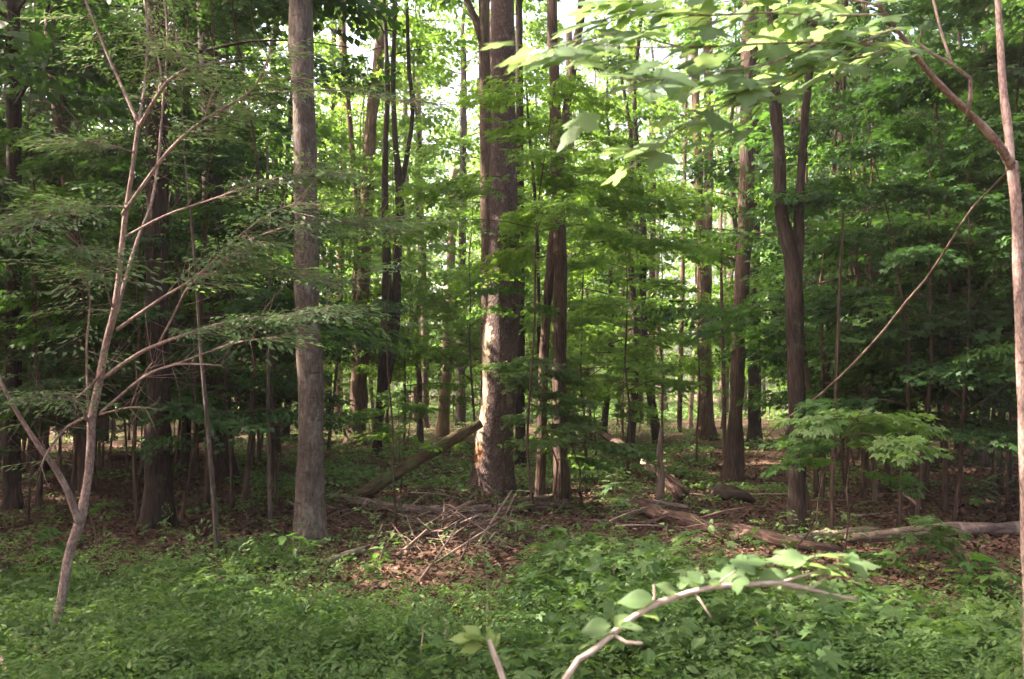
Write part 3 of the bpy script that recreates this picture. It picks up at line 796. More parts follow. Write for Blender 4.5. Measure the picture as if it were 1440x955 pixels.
def left_sapling():
    rng = np.random.default_rng(77)
    y = 5.6
    b = at_ground(72, 910); y = float(b[1])
    o3 = np.array([b[0], b[1], float(ground_z(b[0], b[1]))])
    r = root('sapling', o3, 'pinkish forked sapling with long bare branches at left front', 'sapling')
    lm = MB()
    trunk = [(70, 925, 13), (78, 885, 12), (85, 850, 12), (95, 790, 13), (101, 765, 12), (112, 735, 15), (121, 690, 11), (127, 640, 12), (129, 590, 11), (139, 540, 11), (148, 490, 10), (160, 440, 9.5), (166, 400, 8), (172, 340, 7.4), (180, 280, 6.8), (186, 240, 6), (195, 172, 6)]
    P = path3(trunk, y); mb = MB()
    for q in P: q[:3] = list(np.array(q[:3]) - o3)
    tube(mb, P, 12, 0.06, 0.25, 0.06, seed=5)
    obj('trunk', mb.mesh('trunk', M['bark_pink']), r)
    B = lambda pts, y1, leafy=0, **k: branch_part(lm, rng, r, o3, pts, y, y + y1, 'bark_pink', leafy=leafy, bare=14, **k)
    B([(112, 738, 14), (104, 712, 12), (85, 670, 10), (60, 635, 9), (30, 590, 7), (5, 545, 6), (-20, 495, 5)], -0.5, 4)
    B([(195, 175, 6), (175, 130, 5), (150, 75, 4), (120, 0, 3.5), (100, -60, 3)], 0.3, 14, start=0.3)
    B([(194, 178, 5), (203, 120, 4), (207, 40, 3.4), (200, -20, 3)], 0.5, 12)
    B([(196, 178, 7), (215, 145, 6), (235, 115, 5), (262, 97, 4), (290, 92, 3), (302, 84, 2)], -0.4, 10)
    B([(262, 98, 3), (250, 70, 2.4), (247, 45, 2)], 0, 5); B([(222, 135, 4), (226, 100, 3), (216, 60, 3)], 0.2, 4)
    B([(164, 440, 7), (180, 380, 6), (196, 330, 5.5), (212, 290, 5), (222, 230, 4.5), (228, 160, 4), (235, 60, 3), (230, -10, 2.5)], 0.7, 16)
    B([(164, 464, 6), (221, 424, 5), (278, 387, 4), (335, 333, 3), (380, 300, 2), (420, 285, 2)], -0.7, 30)
    B([(147, 531, 8), (194, 498, 6.5), (224, 484, 6), (251, 474, 5), (302, 457, 4.2), (362, 447, 3.5), (422, 442, 2.5), (470, 430, 2)], -0.9, 26)
    B([(224, 482, 4), (250, 432, 3.5), (268, 400, 3), (322, 360, 2.4), (360, 340, 2)], -0.3, 18)
    B([(141, 581, 6), (201, 531, 4.5), (241, 514, 4), (275, 512, 3), (311, 514, 2)], -0.5, 0)
    B([(241, 514, 3), (285, 498, 2.6), (335, 481, 2.2), (395, 474, 1.6)], -0.2, 4, start=0.7)
    B([(140, 583, 4), (181, 573, 3), (211, 574, 2)], -0.3, 0)
    B([(183, 573, 2.4), (200, 530, 2), (214, 510, 1.6)], -0.1, 0)
    B([(172, 302, 6.5), (205, 255, 5.8), (241, 208, 5.4), (288, 168, 5), (349, 131, 4), (372, 95, 3.4), (381, 68, 3)], -0.4, 26)
    B([(288, 168, 3), (295, 140, 2.4), (304, 122, 2)], 0, 5)
    B([(349, 131, 2.6), (420, 128, 2.2), (490, 128, 2), (560, 143, 1.7), (590, 142, 1.4)], -0.7, 24, start=0.2, sl=0.2)
    B([(122, 590, 6), (118, 578, 5), (104, 562, 4), (84, 555, 3), (50, 553, 2)], -0.6, 8)
    B([(122, 586, 4.5), (95, 600, 4), (70, 630, 3.4), (58, 655, 3)], -0.4, 0)
    B([(124, 581, 4), (122, 488, 3.5), (127, 420, 3), (117, 394, 2.4), (105, 370, 2)], -0.3, 8)
    B([(105, 562, 4), (130, 540, 3.5), (146, 520, 3)], -0.1, 0)
    B([(158, 432, 4), (148, 400, 3), (138, 372, 2.4), (110, 345, 2)], -0.8, 18)
    B([(176, 292, 4), (140, 290, 3), (80, 300, 2.4), (20, 330, 2)], -1.0, 30, start=0.2)
    B([(190, 215, 3), (160, 205, 2.4), (128, 200, 2)], -0.5, 12)
    B([(278, 387, 2.6), (330, 380, 2.2), (400, 385, 2), (470, 400, 1.6)], -0.5, 16)
    B([(172, 335, 4), (235, 302, 3.4), (300, 280, 3), (360, 258, 2.4), (430, 243, 2), (480, 250, 1.6)], -0.5, 22)
    B([(330, 345, 2.6), (400, 320, 2.2), (470, 312, 2), (545, 318, 1.6)], -0.4, 22)
    obj('crown', lm.mesh('crown', M['leaf_thin']), r)
left_sapling()

# --- the sapling on the right edge with large pale leaves
def big_leaf_branch(lm, rng, P, n, size, spread=0.16, az=None, droop=-0.25, start=0.0, lateral=0.12):
    """pairs of large maple leaves on stalks along world rows P"""
    p = smooth_path(P, 0.03)
    s = start + (1 - start) * (np.arange(n) + rng.uniform(0.1, 0.9, n)) / n
    idx = s * (len(p) - 1)
    T = np.stack([np.interp(idx, np.arange(len(p)), p[:, k]) for k in range(3)], -1)
    d = p[-1, :3] - p[0, :3]; a0 = math.atan2(d[1], d[0]) - PI / 2
    sd = np.where(np.arange(n) % 2 == 0, 1, -1)
    yaw = a0 + sd * rng.uniform(0.2, 1.3, n) * np.clip(1.25 - s, 0.15, 1)
    sz = size * rng.uniform(0.7, 1.2, n)
    A = rx(rng.normal(0.16, 0.22, n)) @ rot(yaw, rng.normal(droop, 0.16, n), rng.normal(0, 0.2, n))
    stalk = lateral * rng.uniform(0.4, 1.1, n)
    off = A[:, :, 1] * stalk[:, None] + np.array([0, 0, -0.01])
    tv, tf = LEAF['maple']
    place(lm, tv, tf, A * sz[:, None, None], T + off, rng.uniform(0, 1, n))
    return T, T + off

def right_sapling():
    rng = np.random.default_rng(88)
    y = 4.1
    b = at(1452, 1057, y)
    o3 = np.array([b[0], y, float(ground_z(b[0], y))])
    r = root('sapling', o3, 'pinkish sapling on the right edge, forked, with large pale maple leaves', 'sapling')
    P = path3([(1456, 1057, 24), (1446, 755, 19), (1441, 600, 17), (1434, 420, 15.5), (1430, 300, 15), (1423, 228, 16)], y)
    P[0][2] = o3[2] - 0.08
    for q in P: q[:3] = list(np.array(q[:3]) - o3)
    mb = MB(); tube(mb, P, 12, 0.06, 0.25, 0.05, seed=2)
    obj('trunk', mb.mesh('trunk', M['bark_pink']), r)
    lm = MB()
    B = lambda pts, y0, y1, **k: branch_part(lm, rng, r, o3, pts, y0, y1, 'bark_pink', **k)
    B([(1422, 240, 16), (1418, 180, 14), (1411, 130, 13), (1407, 60, 11), (1403, 0, 10), (1398, -80, 8)], y, y + 0.2)
    B([(1423, 236, 15), (1402, 200, 14), (1362, 158, 12), (1330, 128, 11), (1302, 97, 9.5), (1282, 70, 8.5), (1255, 33, 7), (1235, 5, 6)], y, y - 0.9)
    B([(1361, 160, 7), (1365, 110, 6), (1340, 92, 5), (1310, 75, 5), (1290, 60, 4)], y - 0.35, y - 0.5)
    B([(1340, 92, 4.5), (1325, 50, 4), (1315, 10, 4), (1308, -20, 4)], y - 0.4, y - 0.3)
    twigs = [
        ([(1276, 62, 6), (1210, 62, 5), (1148, 60, 5), (1060, 62, 4), (960, 66, 3.5), (880, 46, 3), (815, 60, 2)], 3.3, 2.5, 22),
        ([(1255, 40, 5), (1180, 74, 4), (1105, 108, 3.5), (1030, 145, 3), (960, 176, 2.5), (905, 215, 2)], 3.25, 2.4, 15),
        ([(1246, 20, 5), (1160, 22, 4), (1080, 18, 3.5), (980, 22, 3), (900, 15, 2.5), (840, 30, 2)], 3.2, 2.6, 22),
        ([(1150, 60, 4), (1080, 90, 3.5), (1010, 100, 3), (940, 112, 2.5), (860, 110, 2)], 3.0, 2.3, 16),
        ([(1270, 60, 5), (1215, 80, 4), (1160, 92, 3), (1100, 122, 2.4), (1050, 170, 2), (1015, 190, 2)], 3.3, 2.6, 14),
        ([(1240, 8, 4), (1150, -8, 4), (1060, -15, 3), (960, -10, 2.4), (870, 5, 2)], 3.2, 2.7, 18),
        ([(960, 66, 3), (880, 66, 2.4), (800, 58, 2), (748, 70, 1.6)], 2.6, 2.3, 7),
    ]
    stalks = MB()
    for pts, y0, y1, n in twigs:
        B(pts, y0, y1, name='twig', sides=6)
        Q = []
        for i, (px, py, w) in enumerate(pts):
            d = y0 + (y1 - y0) * i / (len(pts) - 1)
            Q.append([*(at(px, py, d) - o3), 0.002])
        a, c = big_leaf_branch(lm, rng, Q, int(n * 1.6), 0.115)
        for u, v in zip(a, c):
            tube(stalks, [[*u, 0.0016], [*((u + v) / 2 + np.array([0, 0, 0.006])), 0.0013], [*v, 0.0012]], 4, resample=False)
    # the long hanging stalk with one leaf at its end
    B([(985, 165, 2.4), (940, 195, 2), (905, 222, 1.6), (880, 240, 1.4)], 2.55, 2.4, name='twig', sides=5)
    p = at(880, 240, 2.4) - o3
    tv, tf = LEAF['maple']
    place(lm, tv, tf, rot([1.75], [-0.45], [0.3]) * 0.085, p[None], [0.9])
    obj('leaf_stalks', stalks.mesh('leaf_stalks', M['leaf_fresh']), r)['kind'] = 'stuff'
    # plainer small-leaved twigs in the dark upper corner
    obj('crown', lm.mesh('crown', M['leaf_big']), r)
right_sapling()

# ------------------------------------------------------------------ understorey: young maples with layered leaves
def maple_variant(seed, h=5.0, nl=15, per=10, slen=0.62, tmpl=SP_MAPLE, rad=1.7, z0=0.22, lean=0.25, r0=0.025, org=None, rise=0.35, droop=0.35):
    rng = np.random.default_rng(seed)
    z = np.linspace(0, h, 8)
    x = np.cumsum(rng.normal(0, 0.05, 8)) + lean * (z / h) ** 2 * rng.normal(0, 1)
    y = np.cumsum(rng.normal(0, 0.05, 8))
    x -= x[0]; y -= y[0]
    r = r0 * (1 - 0.8 * z / h)
    P = np.stack([x, y, z, r], -1); P[0, 2] = -0.1
    wood = MB(); leaf = MB()
    tube(wood, P, 7, 0.4, 0.3, 0.05, seed)
    axis = lambda q: (np.interp(q, z, x), np.interp(q, z, y), np.interp(q, z, r))
    layered(rng, axis, z0 * h, h, lambda f: rad * (1.0 - 0.6 * f) * (0.7 + 0.3 * math.sin(7 * f + seed)), nl, per, slen, tmpl, leaf, wood, rise=rise, droop=droop, org=org)
    return wood, leaf

LEAFMESH = {}
def var_mesh(seed, leafmat, **kw):
    key = (seed, leafmat)
    if key not in LEAFMESH:
        w, l = maple_variant(seed, **kw)
        LEAFMESH[key] = (w.mesh('stem', M['bark_brown']), l.mesh('crown', M[leafmat]))
    return LEAFMESH[key]

PENDING = []      # things that get their labels when all stand: (photo x, distance, object, kind words)

def young_maple(px, y, seed, leafmat, s=1.0, label=None, rotz=None, name='young_maple', group=None, carve=None, **kw):
    p = at(px, 545, y)
    x = p[0]
    r = root(name, (x, y, float(ground_z(x, y))), label, 'young tree', group)
    if label is not None:                       # one of its own, open where the sun comes through
        rotz = 0.0
        a, b = maple_variant(seed, org=np.array(r.location), **kw)
        w, l = a.mesh('stem', M['bark_brown']), b.mesh('crown', M[leafmat])
    else:
        w, l = var_mesh(seed, leafmat, **kw)
    r.rotation_euler = (0, 0, RNG.uniform(0, 6.28) if rotz is None else rotz)
    r.scale = (s, s, s)
    obj('trunk', w, r); obj('crown', l, r)
    if label is None: PENDING.append((px, y, r, 'young'))
    return r

def clear_of_shafts(x, y, rad, z0, z1):
    for p, r in SHAFTS:
        if p[1] > 20: continue
        for s in np.linspace(0.2, 14, 60):
            q = p + TOSUN * s
            if z0 < q[2] < z1 and math.hypot(q[0] - x, q[1] - y) < rad + r: return False
    return True

# specific ones that cover trunks in the photograph
near = dict(tmpl=SP_MAPLE_NEAR)
young_maple(752, 11.6, 101, 'leaf_sun', 1.0, 'tall young maple spreading leaf layers across the upper thickest tree', h=5.7, nl=25, per=16, slen=0.64, rad=2.7, z0=0.56, r0=0.02)
young_maple(705, 12.8, 112, 'leaf_mid', 1.0, 'young maple with leaf layers crossing the middle of the thickest tree', h=3.3, nl=7, per=9, slen=0.5, rad=1.0, z0=0.8, r0=0.015)
young_maple(772, 12.6, 102, 'leaf_herb', 1.0, 'low young maple hiding the foot of the thickest tree at its right side', h=2.1, nl=11, per=11, slen=0.45, rad=0.75, z0=0.3, r0=0.014, rotz=0.4)
young_maple(822, 12.6, 103, 'leaf_herb', 1.0, 'low bright young maple between the furrowed brown tree and the bare broken log', h=2.0, nl=10, per=12, slen=0.45, rad=0.9, z0=0.45, r0=0.014)
young_maple(563, 13.5, 104, 'leaf_sun', 1.0, 'bright young maple leaning over the mossy log near the many-stemmed tree', h=1.7, nl=9, per=9, slen=0.5, rad=1.1, z0=0.4, r0=0.012)
young_maple(1110, 7.9, 105, 'leaf_herb', 1.0, 'bright young maple spray in front of the dark forked tree', h=1.45, nl=8, per=10, slen=0.45, rad=0.85, z0=0.72, r0=0.01, rotz=1.0, **near)
young_maple(1180, 8.6, 106, 'leaf_mid', 1.0, 'small young maple just right of the dark forked tree, below the dead stick', h=1.5, nl=8, per=9, slen=0.45, rad=0.8, z0=0.5, r0=0.01, **near)
young_maple(1140, 11.2, 107, 'leaf_mid', 1.0, 'young maple with pale leaf layers crossing the fork of the dark forked tree', h=3.6, nl=9, per=10, slen=0.55, rad=1.7, z0=0.6, r0=0.02, rotz=0.3)
young_maple(880, 15.5, 109, 'leaf_sun', 1.0, 'wide young maple filling the gap between the furrowed tree and flare-footed tree', h=4.6, nl=14, per=10, slen=0.6, rad=1.8, z0=0.3)
young_maple(1250, 7.2, 110, 'leaf_herb', 1.0, 'small maple seedling growing above the right end of the long log', h=0.62, nl=6, per=8, slen=0.25, rad=0.35, z0=0.55, r0=0.006, **near)
young_maple(560, 9.4, 111, 'leaf_thin', 1.0, 'young tree with thin pale leaf layers just right of the pale grey tree', h=4.2, nl=9, per=9, slen=0.45, rad=1.0, z0=0.5, r0=0.012, tmpl=SP_FINE)

def zone(n, px0, px1, y0, y1, mats, hs, seeds, **kw):
    k = 0; tries = 0
    while k < n and tries < n * 8:
        tries += 1
        y = float(RNG.uniform(y0, y1)); px = float(RNG.uniform(px0, px1))
        h = float(RNG.uniform(*hs))
        if 600 < px < 668 and y < 36: continue          # the pale snag shows here
        x = (px - 720) / FPX * y
        if not clear_of_shafts(x, y, 1.3, 0.3, h): continue
        sd = int(RNG.choice(seeds))
        young_maple(px, y, sd, str(RNG.choice(mats)), h / 5.0, **OTHER.get(sd, {}))
        k += 1
V1 = [201, 202, 203, 204, 205, 206, 207, 208, 209, 207, 208]
OTHER = {207: dict(tmpl=SP_OVAL, rise=0.7, droop=0.2, nl=18, per=9), 208: dict(tmpl=SP_OVAL, rise=0.15, droop=0.1, nl=12, per=14, rad=2.0), 209: dict(tmpl=SP_FINE, rise=0.9, droop=0.5, nl=20, per=8, slen=0.5, rad=1.4),
         203: dict(rise=0.6, droop=0.15), 205: dict(rise=0.05, droop=0.15, nl=10, per=16, rad=2.1)}
V2 = [301, 302, 303, 304]
zone(60, -80, 400, 8.5, 20, ['leaf_shade', 'leaf_shade', 'leaf_mid'], (3.5, 8.0), V1)
zone(56, 1130, 1520, 9.5, 22, ['leaf_shade', 'leaf_shade', 'leaf_mid'], (3.5, 8.0), V1)
zone(15, 460, 1120, 17, 30, ['leaf_sun'], (2.5, 6.5), V1)
zone(7, 430, 1120, 21, 34, ['leaf_sun'], (7.0, 11.0), V1)
zone(50, 280, 1200, 32, 70, ['leaf_sun', 'leaf_sun', 'leaf_mid'], (3.0, 8.0), V1)
zone(16, -100, 330, 20, 42, ['leaf_shade', 'leaf_mid'], (4.0, 9.0), V1)
zone(16, 1150, 1560, 22, 42, ['leaf_shade', 'leaf_mid'], (4.0, 9.0), V1)

zone(16, -40, 330, 19, 34, ['leaf_mid', 'leaf_shade'], (1.8, 3.2), V1)
zone(16, 1150, 1480, 19, 34, ['leaf_mid', 'leaf_shade'], (1.8, 3.2), V1)
zone(22, 300, 1180, 34, 52, ['leaf_mid', 'leaf_sun'], (2.0, 3.6), V1)

# ------------------------------------------------------------------ the forest behind: whole trees
def tree_variant(seed, H, R, z0, r0, nl=20, per=9, leafmat='leaf_sun', bark='bark_brown'):
    rng = np.random.default_rng(seed)
    z = np.linspace(0, H, 9)
    x = np.cumsum(rng.normal(0, 0.12, 9)); y = np.cumsum(rng.normal(0, 0.12, 9)); x -= x[0]; y -= y[0]
    r = r0 * (1 - 0.85 * (z / H) ** 1.2)
    P = np.stack([x, y, z, r], -1); P[0, 2] = -0.2
    w = MB(); l = MB()
    tube(w, P, 9, 0.7, 0.35, 0.06, seed)
    if seed % 3 == 0:
        f = rng.uniform(0.3, 0.5) * H; q0 = [np.interp(f, z, x), np.interp(f, z, y), f, r0 * 0.5]
        a = rng.uniform(0, 6)
        tube(w, [q0, [q0[0] + 0.5 * math.cos(a), q0[1] + 0.5 * math.sin(a), f + 1.8, r0 * 0.45], [q0[0] + 0.9 * math.cos(a), q0[1] + 0.9 * math.sin(a), f + 5, r0 * 0.25]], 7, 0.5, 0, 0.06, seed)
    axis = lambda q: (np.interp(q, z, x), np.interp(q, z, y), np.interp(q, z, r))
    layered(rng, axis, z0, H, lambda f: R * (1.05 - 0.75 * f * f) * (0.6 + 0.4 * math.sin(5 * f + seed)), nl, per, 1.15, SP_TALL, l, w)
    return w.mesh('trunk', M[bark]), l.mesh('crown', M[leafmat])

TV = [tree_variant(501, 17, 3.0, 4.5, 0.17, 26, 8, 'leaf_sun', 'bark_brown'), tree_variant(502, 19, 3.2, 5.0, 0.20, 26, 8, 'leaf_sun', 'bark_red'),
      tree_variant(503, 15, 2.4, 2.5, 0.11, 28, 8, 'leaf_sun', 'bark_dark'), tree_variant(504, 18, 2.6, 4.5, 0.14, 24, 8, 'leaf_mid', 'bark_dark'),
      tree_variant(505, 14, 2.2, 2.0, 0.09, 26, 8, 'leaf_sun', 'bark_grey'), tree_variant(507, 20, 3.4, 9.0, 0.24, 22, 10, 'leaf_mid', 'bark_brown')]
TD = [tree_variant(511, 15, 3.4, 3.2, 0.16, 30, 13, 'leaf_shade', 'bark_dark'), tree_variant(512, 17, 3.8, 4.5, 0.18, 32, 13, 'leaf_shade', 'bark_dark'), tree_variant(513, 13, 3.2, 2.2, 0.12, 30, 13, 'leaf_shade', 'bark_grey')]

PLACED = [(float(o.location.x), float(o.location.y)) for o in COL.objects if o.type == 'EMPTY' and o.parent is None and o.get('category') == 'tree']
def forest_tree(x, y, v, s=1.0, label=None, group=None):
    r = root('forest_tree', (x, y, float(ground_z(x, y))), label, 'tree', group)
    r.rotation_euler = (float(RNG.normal(0, 0.02)), float(RNG.normal(0, 0.02)), float(RNG.uniform(0, 6.28)))
    r.scale = (s, s, s)
    obj('trunk', v[0], r); obj('crown', v[1], r)
    PLACED.append((x, y))
    if label is None: PENDING.append((720 + x / y * FPX, y, r, 'tree'))
    return r

def scatter_trees(n, fx, y0, y1, vs, gap, s=(0.85, 1.15)):
    k = t = 0
    while k < n and t < n * 30:
        t += 1
        y = float(RNG.uniform(y0 ** 2, y1 ** 2)) ** 0.5
        px = float(RNG.uniform(*fx)); x = (px - 720) / FPX * y
        if any((x - a) ** 2 + (y - b) ** 2 < gap * gap for a, b in PLACED): continue
        if 604 < px < 662 and y < 36: continue          # the pale snag shows here
        if not clear_of_shafts(x, y, 2.6, 4, 16): continue
        forest_tree(x, y, vs[int(RNG.integers(len(vs)))], float(RNG.uniform(*s)))
        k += 1
scatter_trees(13, (380, 1110), 20, 32, [TV[2], TV[4]], 2.0)
scatter_trees(44, (330, 1130), 32, 78, TV, 2.8)
scatter_trees(32, (-120, 330), 15, 55, TD + TV[3:4], 2.2)
scatter_trees(28, (1140, 1580), 15, 55, TD + TV[3:4], 2.2)

# out-of-frame trees added beside and behind the camera to darken the two sides
def shade_tree(x, y, seed, s=1.0):
    """a dense tree added for its shade, its crown open where the sun shafts pass"""
    H = (15, 17, 13)[seed % 3] * s; R = (3.3, 3.6, 3.0)[seed % 3] * s ** 0.5; z0 = (3.2, 4.2, 2.4)[seed % 3]
    rng = np.random.default_rng(700 + seed)
    o3 = np.array([x, y, float(ground_z(x, y))])
    r = root('forest_tree', o3, 'dense tree added out of frame to darken the side of the view', 'tree', 'added shade trees beside the camera')
    z = np.linspace(0, H, 9); px = np.cumsum(rng.normal(0, 0.1, 9)); py = np.cumsum(rng.normal(0, 0.1, 9)); px -= px[0]; py -= py[0]
    rr_ = 0.16 * (1 - 0.85 * (z / H) ** 1.2)
    P = np.stack([px, py, z, rr_], -1); P[0, 2] = -0.2
    w = MB(); l = MB(); tube(w, P, 9, 0.7, 0.35, 0.06, seed)
    axis = lambda q: (np.interp(q, z, px), np.interp(q, z, py), np.interp(q, z, rr_))
    layered(rng, axis, z0, H, lambda f: R * (1.05 - 0.75 * f * f) * (0.6 + 0.4 * math.sin(5 * f + seed)), 30, 13, 1.15, SP_TALL, l, w, org=o3)
    obj('trunk', w.mesh('trunk', M['bark_dark']), r); obj('crown', l.mesh('crown', M['leaf_shade']), r)
    PLACED.append((x, y))
for i, (x, y) in enumerate([(-6.0, 2.4), (-6.8, 6.0), (-8.5, 9.5), (-9.0, -1.0), (-10.5, 4.5), (-13, 10), (-4.4, 2.6), (-3.9, 0.4), (-4.6, -4.0), (-8.0, -5.8), (6.0, 0.2), (7.0, -3.2), (5.8, -1.2), (6.8, -4.6), (6.4, 2.4), (7.2, 6.0), (9.0, 9.8), (9.4, -1.0), (11.0, 4.5), (13, 10)]
                           + [(-15.5 - 4.2 * (k % 4) - 0.7 * ((k * 7) % 3), 4 + 3.6 * (k // 4) + 1.1 * (k % 2)) for k in range(24)]):
    shade_tree(x, y, i, 1.45 if x < -15 else 1.0)

# a far wood that reads as one mass of leaves
def far_wood():
    rng = np.random.default_rng(5)
    mb = MB()
    n = 15000
    y = rng.uniform(72, 115, n); x = rng.uniform(-1, 1, n) * (y * 0.70)
    z = rng.uniform(0, 1, n) ** 1.15 * 29
    lump = 0.5 + 0.5 * np.sin(0.55 * x + 0.3 * y) * np.cos(0.4 * z + 0.23 * x)
    ok = rng.uniform(0, 1, n) < 0.25 + 0.75 * lump
    T = np.stack([x, y, z], -1)[ok]
    A = rot(rng.uniform(0, 6.28, len(T)), rng.normal(-0.2, 0.4, len(T)), rng.normal(0, 0.4, len(T))) * rng.uniform(1.4, 2.6, len(T))[:, None, None]
    place_sprays(mb, rng, SP_FAR, A, T)
    o = obj('far_wood', mb.mesh('far_wood', M['leaf_sun']))
    tag(o, 'bright green far wood closing the view behind all the trunks', 'wood', kind='stuff')
far_wood()

# ------------------------------------------------------------------ fallen logs and dead wood
def log(name, label, cat, pts, bark, sides=12, rough=0.14, seed=1, group=None, extra=None):
    """pts: rows of (px, py, width px, distance or None for lying on the ground there)"""
    P = []
    for px, py, w, d in pts:
        if d is None:
            q = at_ground(px, py); d = q[1]; q[2] += 0.5 * w / FPX * d
        else:
            q = at(px, py, d)
        P.append([*q, 0.5 * w / FPX * d])
    P = np.array(P); o3 = P[0, :3].copy(); P[:, :3] -= o3
    mb = MB(); tube(mb, P, sides, 0.08, 0, rough, seed, taper_end=False)
    o = obj(name, mb.mesh(name, M[bark]), loc=o3)
    tag(o, label, cat, group)
    return o
log('fallen_log', 'mossy fallen trunk leaning up against the thickest tree', 'log', [(484, 706, 17, 12.9), (540, 676, 18, 13.1), (597, 640, 17, 13.4), (640, 616, 15, 13.6), (676, 596, 14, 13.75)], 'wood_moss', seed=3)
log('fallen_log', 'curved thin fallen trunk lying just below the leaning mossy trunk', 'log', [(456, 704, 8, None), (480, 707, 11, None), (520, 714, 12, None), (564, 721, 12, None), (620, 724, 11, None), (690, 719, 10, None)], 'wood_dead', seed=4)
log('fallen_log', 'pale dead trunk lying behind the brush heap towards the furrowed brown tree', 'log', [(700, 716, 9, None), (740, 708, 9, None), (781, 703, 8, None), (800, 703, 6, None)], 'wood_dead', seed=5)
log('fallen_log', 'dark trunk lying under the right side of the brush heap', 'log', [(690, 728, 14, None), (740, 722, 15, None), (800, 718, 14, None)], 'wood_rot', seed=6)
log('fallen_log', 'short pale log half sunk in the green at the left of the brush heap', 'log', [(455, 798, 10, None), (480, 790, 12, None), (516, 778, 11, None)], 'wood_dead', seed=7)
# broken log with bare cream wood, leaning up left
lg = log('fallen_log', 'broken leaning log with bare cream wood patches beside a thin stump', 'log', [(960, 700, 22, 12.9), (945, 682, 18, 13.0), (925, 664, 14, 13.1), (905, 650, 12, 13.3), (884, 633, 11, 13.5), (860, 618, 10, 13.7), (832, 600, 8, 14.0)], 'wood_rot', seed=8)
for (a, b, w, nm) in (((921, 665), (905, 647), 12.5, 'bare_wood'), ((909, 653), (903, 646), 12, 'bare_wood'), ((948, 683), (935, 668), 15, 'bare_wood')):
    mb = MB()
    p0 = at(a[0], a[1], 13.06); p1 = at(b[0], b[1], 13.22); o3 = np.array(lg.location)
    P = np.array([[*(p0 - o3), 0.5 * w * 0.25 / FPX * 13.2], [*((p0 + p1) / 2 - o3), 0.5 * w / FPX * 13.2], [*(p1 - o3), 0.5 * w * 0.3 / FPX * 13.2]])
    tube(mb, P, 9, 0.04, 0, 0.15, 3)
    obj(nm, mb.mesh(nm, M['wood_bare']), lg)
hero('broken_stump', 'thin broken upright stump crossing the bare cream log', 'stump', [(928, 706, 13), (930, 670, 10), (927, 640, 9), (930, 602, 5)], 'wood_dead', 0, crown=False, seed=55, flare=0.2, rough=0.12, sides=9)
log('fallen_log', 'long reddish rotten log crossing the middle right foreground', 'log', [(880, 715, 13, None), (905, 724, 20, None), (935, 735, 17, None), (960, 743, 23, None), (1010, 755, 19, None), (1050, 763, 23, None), (1105, 774, 19, None), (1150, 779, 15, None), (1185, 781, 9, None)], 'wood_rot', seed=9, sides=16, rough=0.2)
log('fallen_log', 'pinkish splintered log overlapping the end of the rotten log', 'log', [(1098, 768, 12, None), (1140, 764, 15, None), (1195, 757, 14, None), (1238, 752, 10, None)], 'wood_dead', seed=10, sides=14, rough=0.18)
log('fallen_log', 'grey straight log running to the right edge of the picture', 'log', [(1190, 764, 11, None), (1270, 758, 17, None), (1350, 755, 19, None), (1440, 753, 19, None), (1500, 752, 19, None)], 'wood_dead', seed=11, sides=14)
log('fallen_branch', 'pale crooked branch lying across the top of the rotten log', 'branch', [(880, 703, 3, 12.2), (930, 707, 5, 12.2), (985, 716, 6, 12.2), (1010, 714, 3, 12.2)], 'wood_stick', seed=12, sides=8)
log('fallen_branch', 'thin fallen branch slanting in front of the flare-footed tree', 'branch', [(965, 712, 3, 12.5), (1010, 718, 3, 12.4), (1060, 727, 2.4, 12.3)], 'wood_stick', seed=13, sides=7)
log('fallen_log', 'dark sunken log in the green at the bottom middle', 'log', [(880, 922, 10, None), (920, 926, 14, None), (965, 929, 12, None)], 'wood_rot', seed=14)
log('fallen_branch', 'dead forked branch lying in the lower right corner', 'branch', [(1255, 928, 6, None), (1300, 926, 9, None), (1335, 915, 9, None), (1375, 935, 9, None), (1410, 944, 6, None)], 'wood_dead', seed=15, sides=9)
log('fallen_branch', 'dark thin branch rising from the forked branch in the lower right corner', 'branch', [(1335, 918, 6, None), (1310, 900, 5, 5.3), (1285, 888, 4, 5.5), (1270, 885, 3, 5.6)], 'wood_rot', seed=16, sides=7)
log('fallen_branch', 'golden wavy branch on the litter behind the right-hand log', 'branch', [(1172, 718, 3, None), (1200, 727, 4, None), (1240, 724, 3, None), (1265, 720, 2, None)], 'wood_stick', seed=17, sides=7)
log('fallen_branch', 'short golden stick slanting on the dark litter at right', 'branch', [(1268, 693, 3, 11.8), (1282, 703, 4, 11.6), (1296, 716, 3, 11.5)], 'wood_stick', seed=18, sides=7)
log('fallen_branch', 'thin fallen branch slanting down through the dark far right', 'branch', [(1322, 518, 4, 15), (1360, 545, 4, 15), (1405, 573, 4, 15)], 'wood_dead', seed=19, sides=7)
log('fallen_log', 'dark low log lying far left between the dark trees', 'log', [(150, 650, 10, None), (260, 645, 11, None), (340, 648, 9, None)], 'wood_rot', seed=20)
log('fallen_log', 'pale far log glimpsed low between the dark brown tree and the pale grey tree', 'log', [(322, 583, 4, None), (400, 582, 4, None), (480, 582, 4, None)], 'wood_dead', seed=21, sides=8)
log('fallen_log', 'brown log lying behind the leaning mossy trunk', 'log', [(540, 592, 6, None), (590, 589, 7, None), (630, 590, 5, None)], 'wood_rot', seed=22, sides=8)
log('fallen_log', 'dark rotten stub under the flare-footed tree', 'log', [(1000, 700, 8, None), (1012, 703, 18, None), (1030, 706, 20, None), (1050, 708, 15, None), (1062, 709, 6, None)], 'bark_dark', seed=23, sides=12, rough=0.3)
log('fallen_branch', 'brown dead stem lying at the lower left corner', 'branch', [(-30, 905, 12, 5.0), (0, 928, 11, 4.9), (20, 955, 10, 4.8), (40, 985, 8, 4.7)], 'bark_pink', seed=24, sides=8)

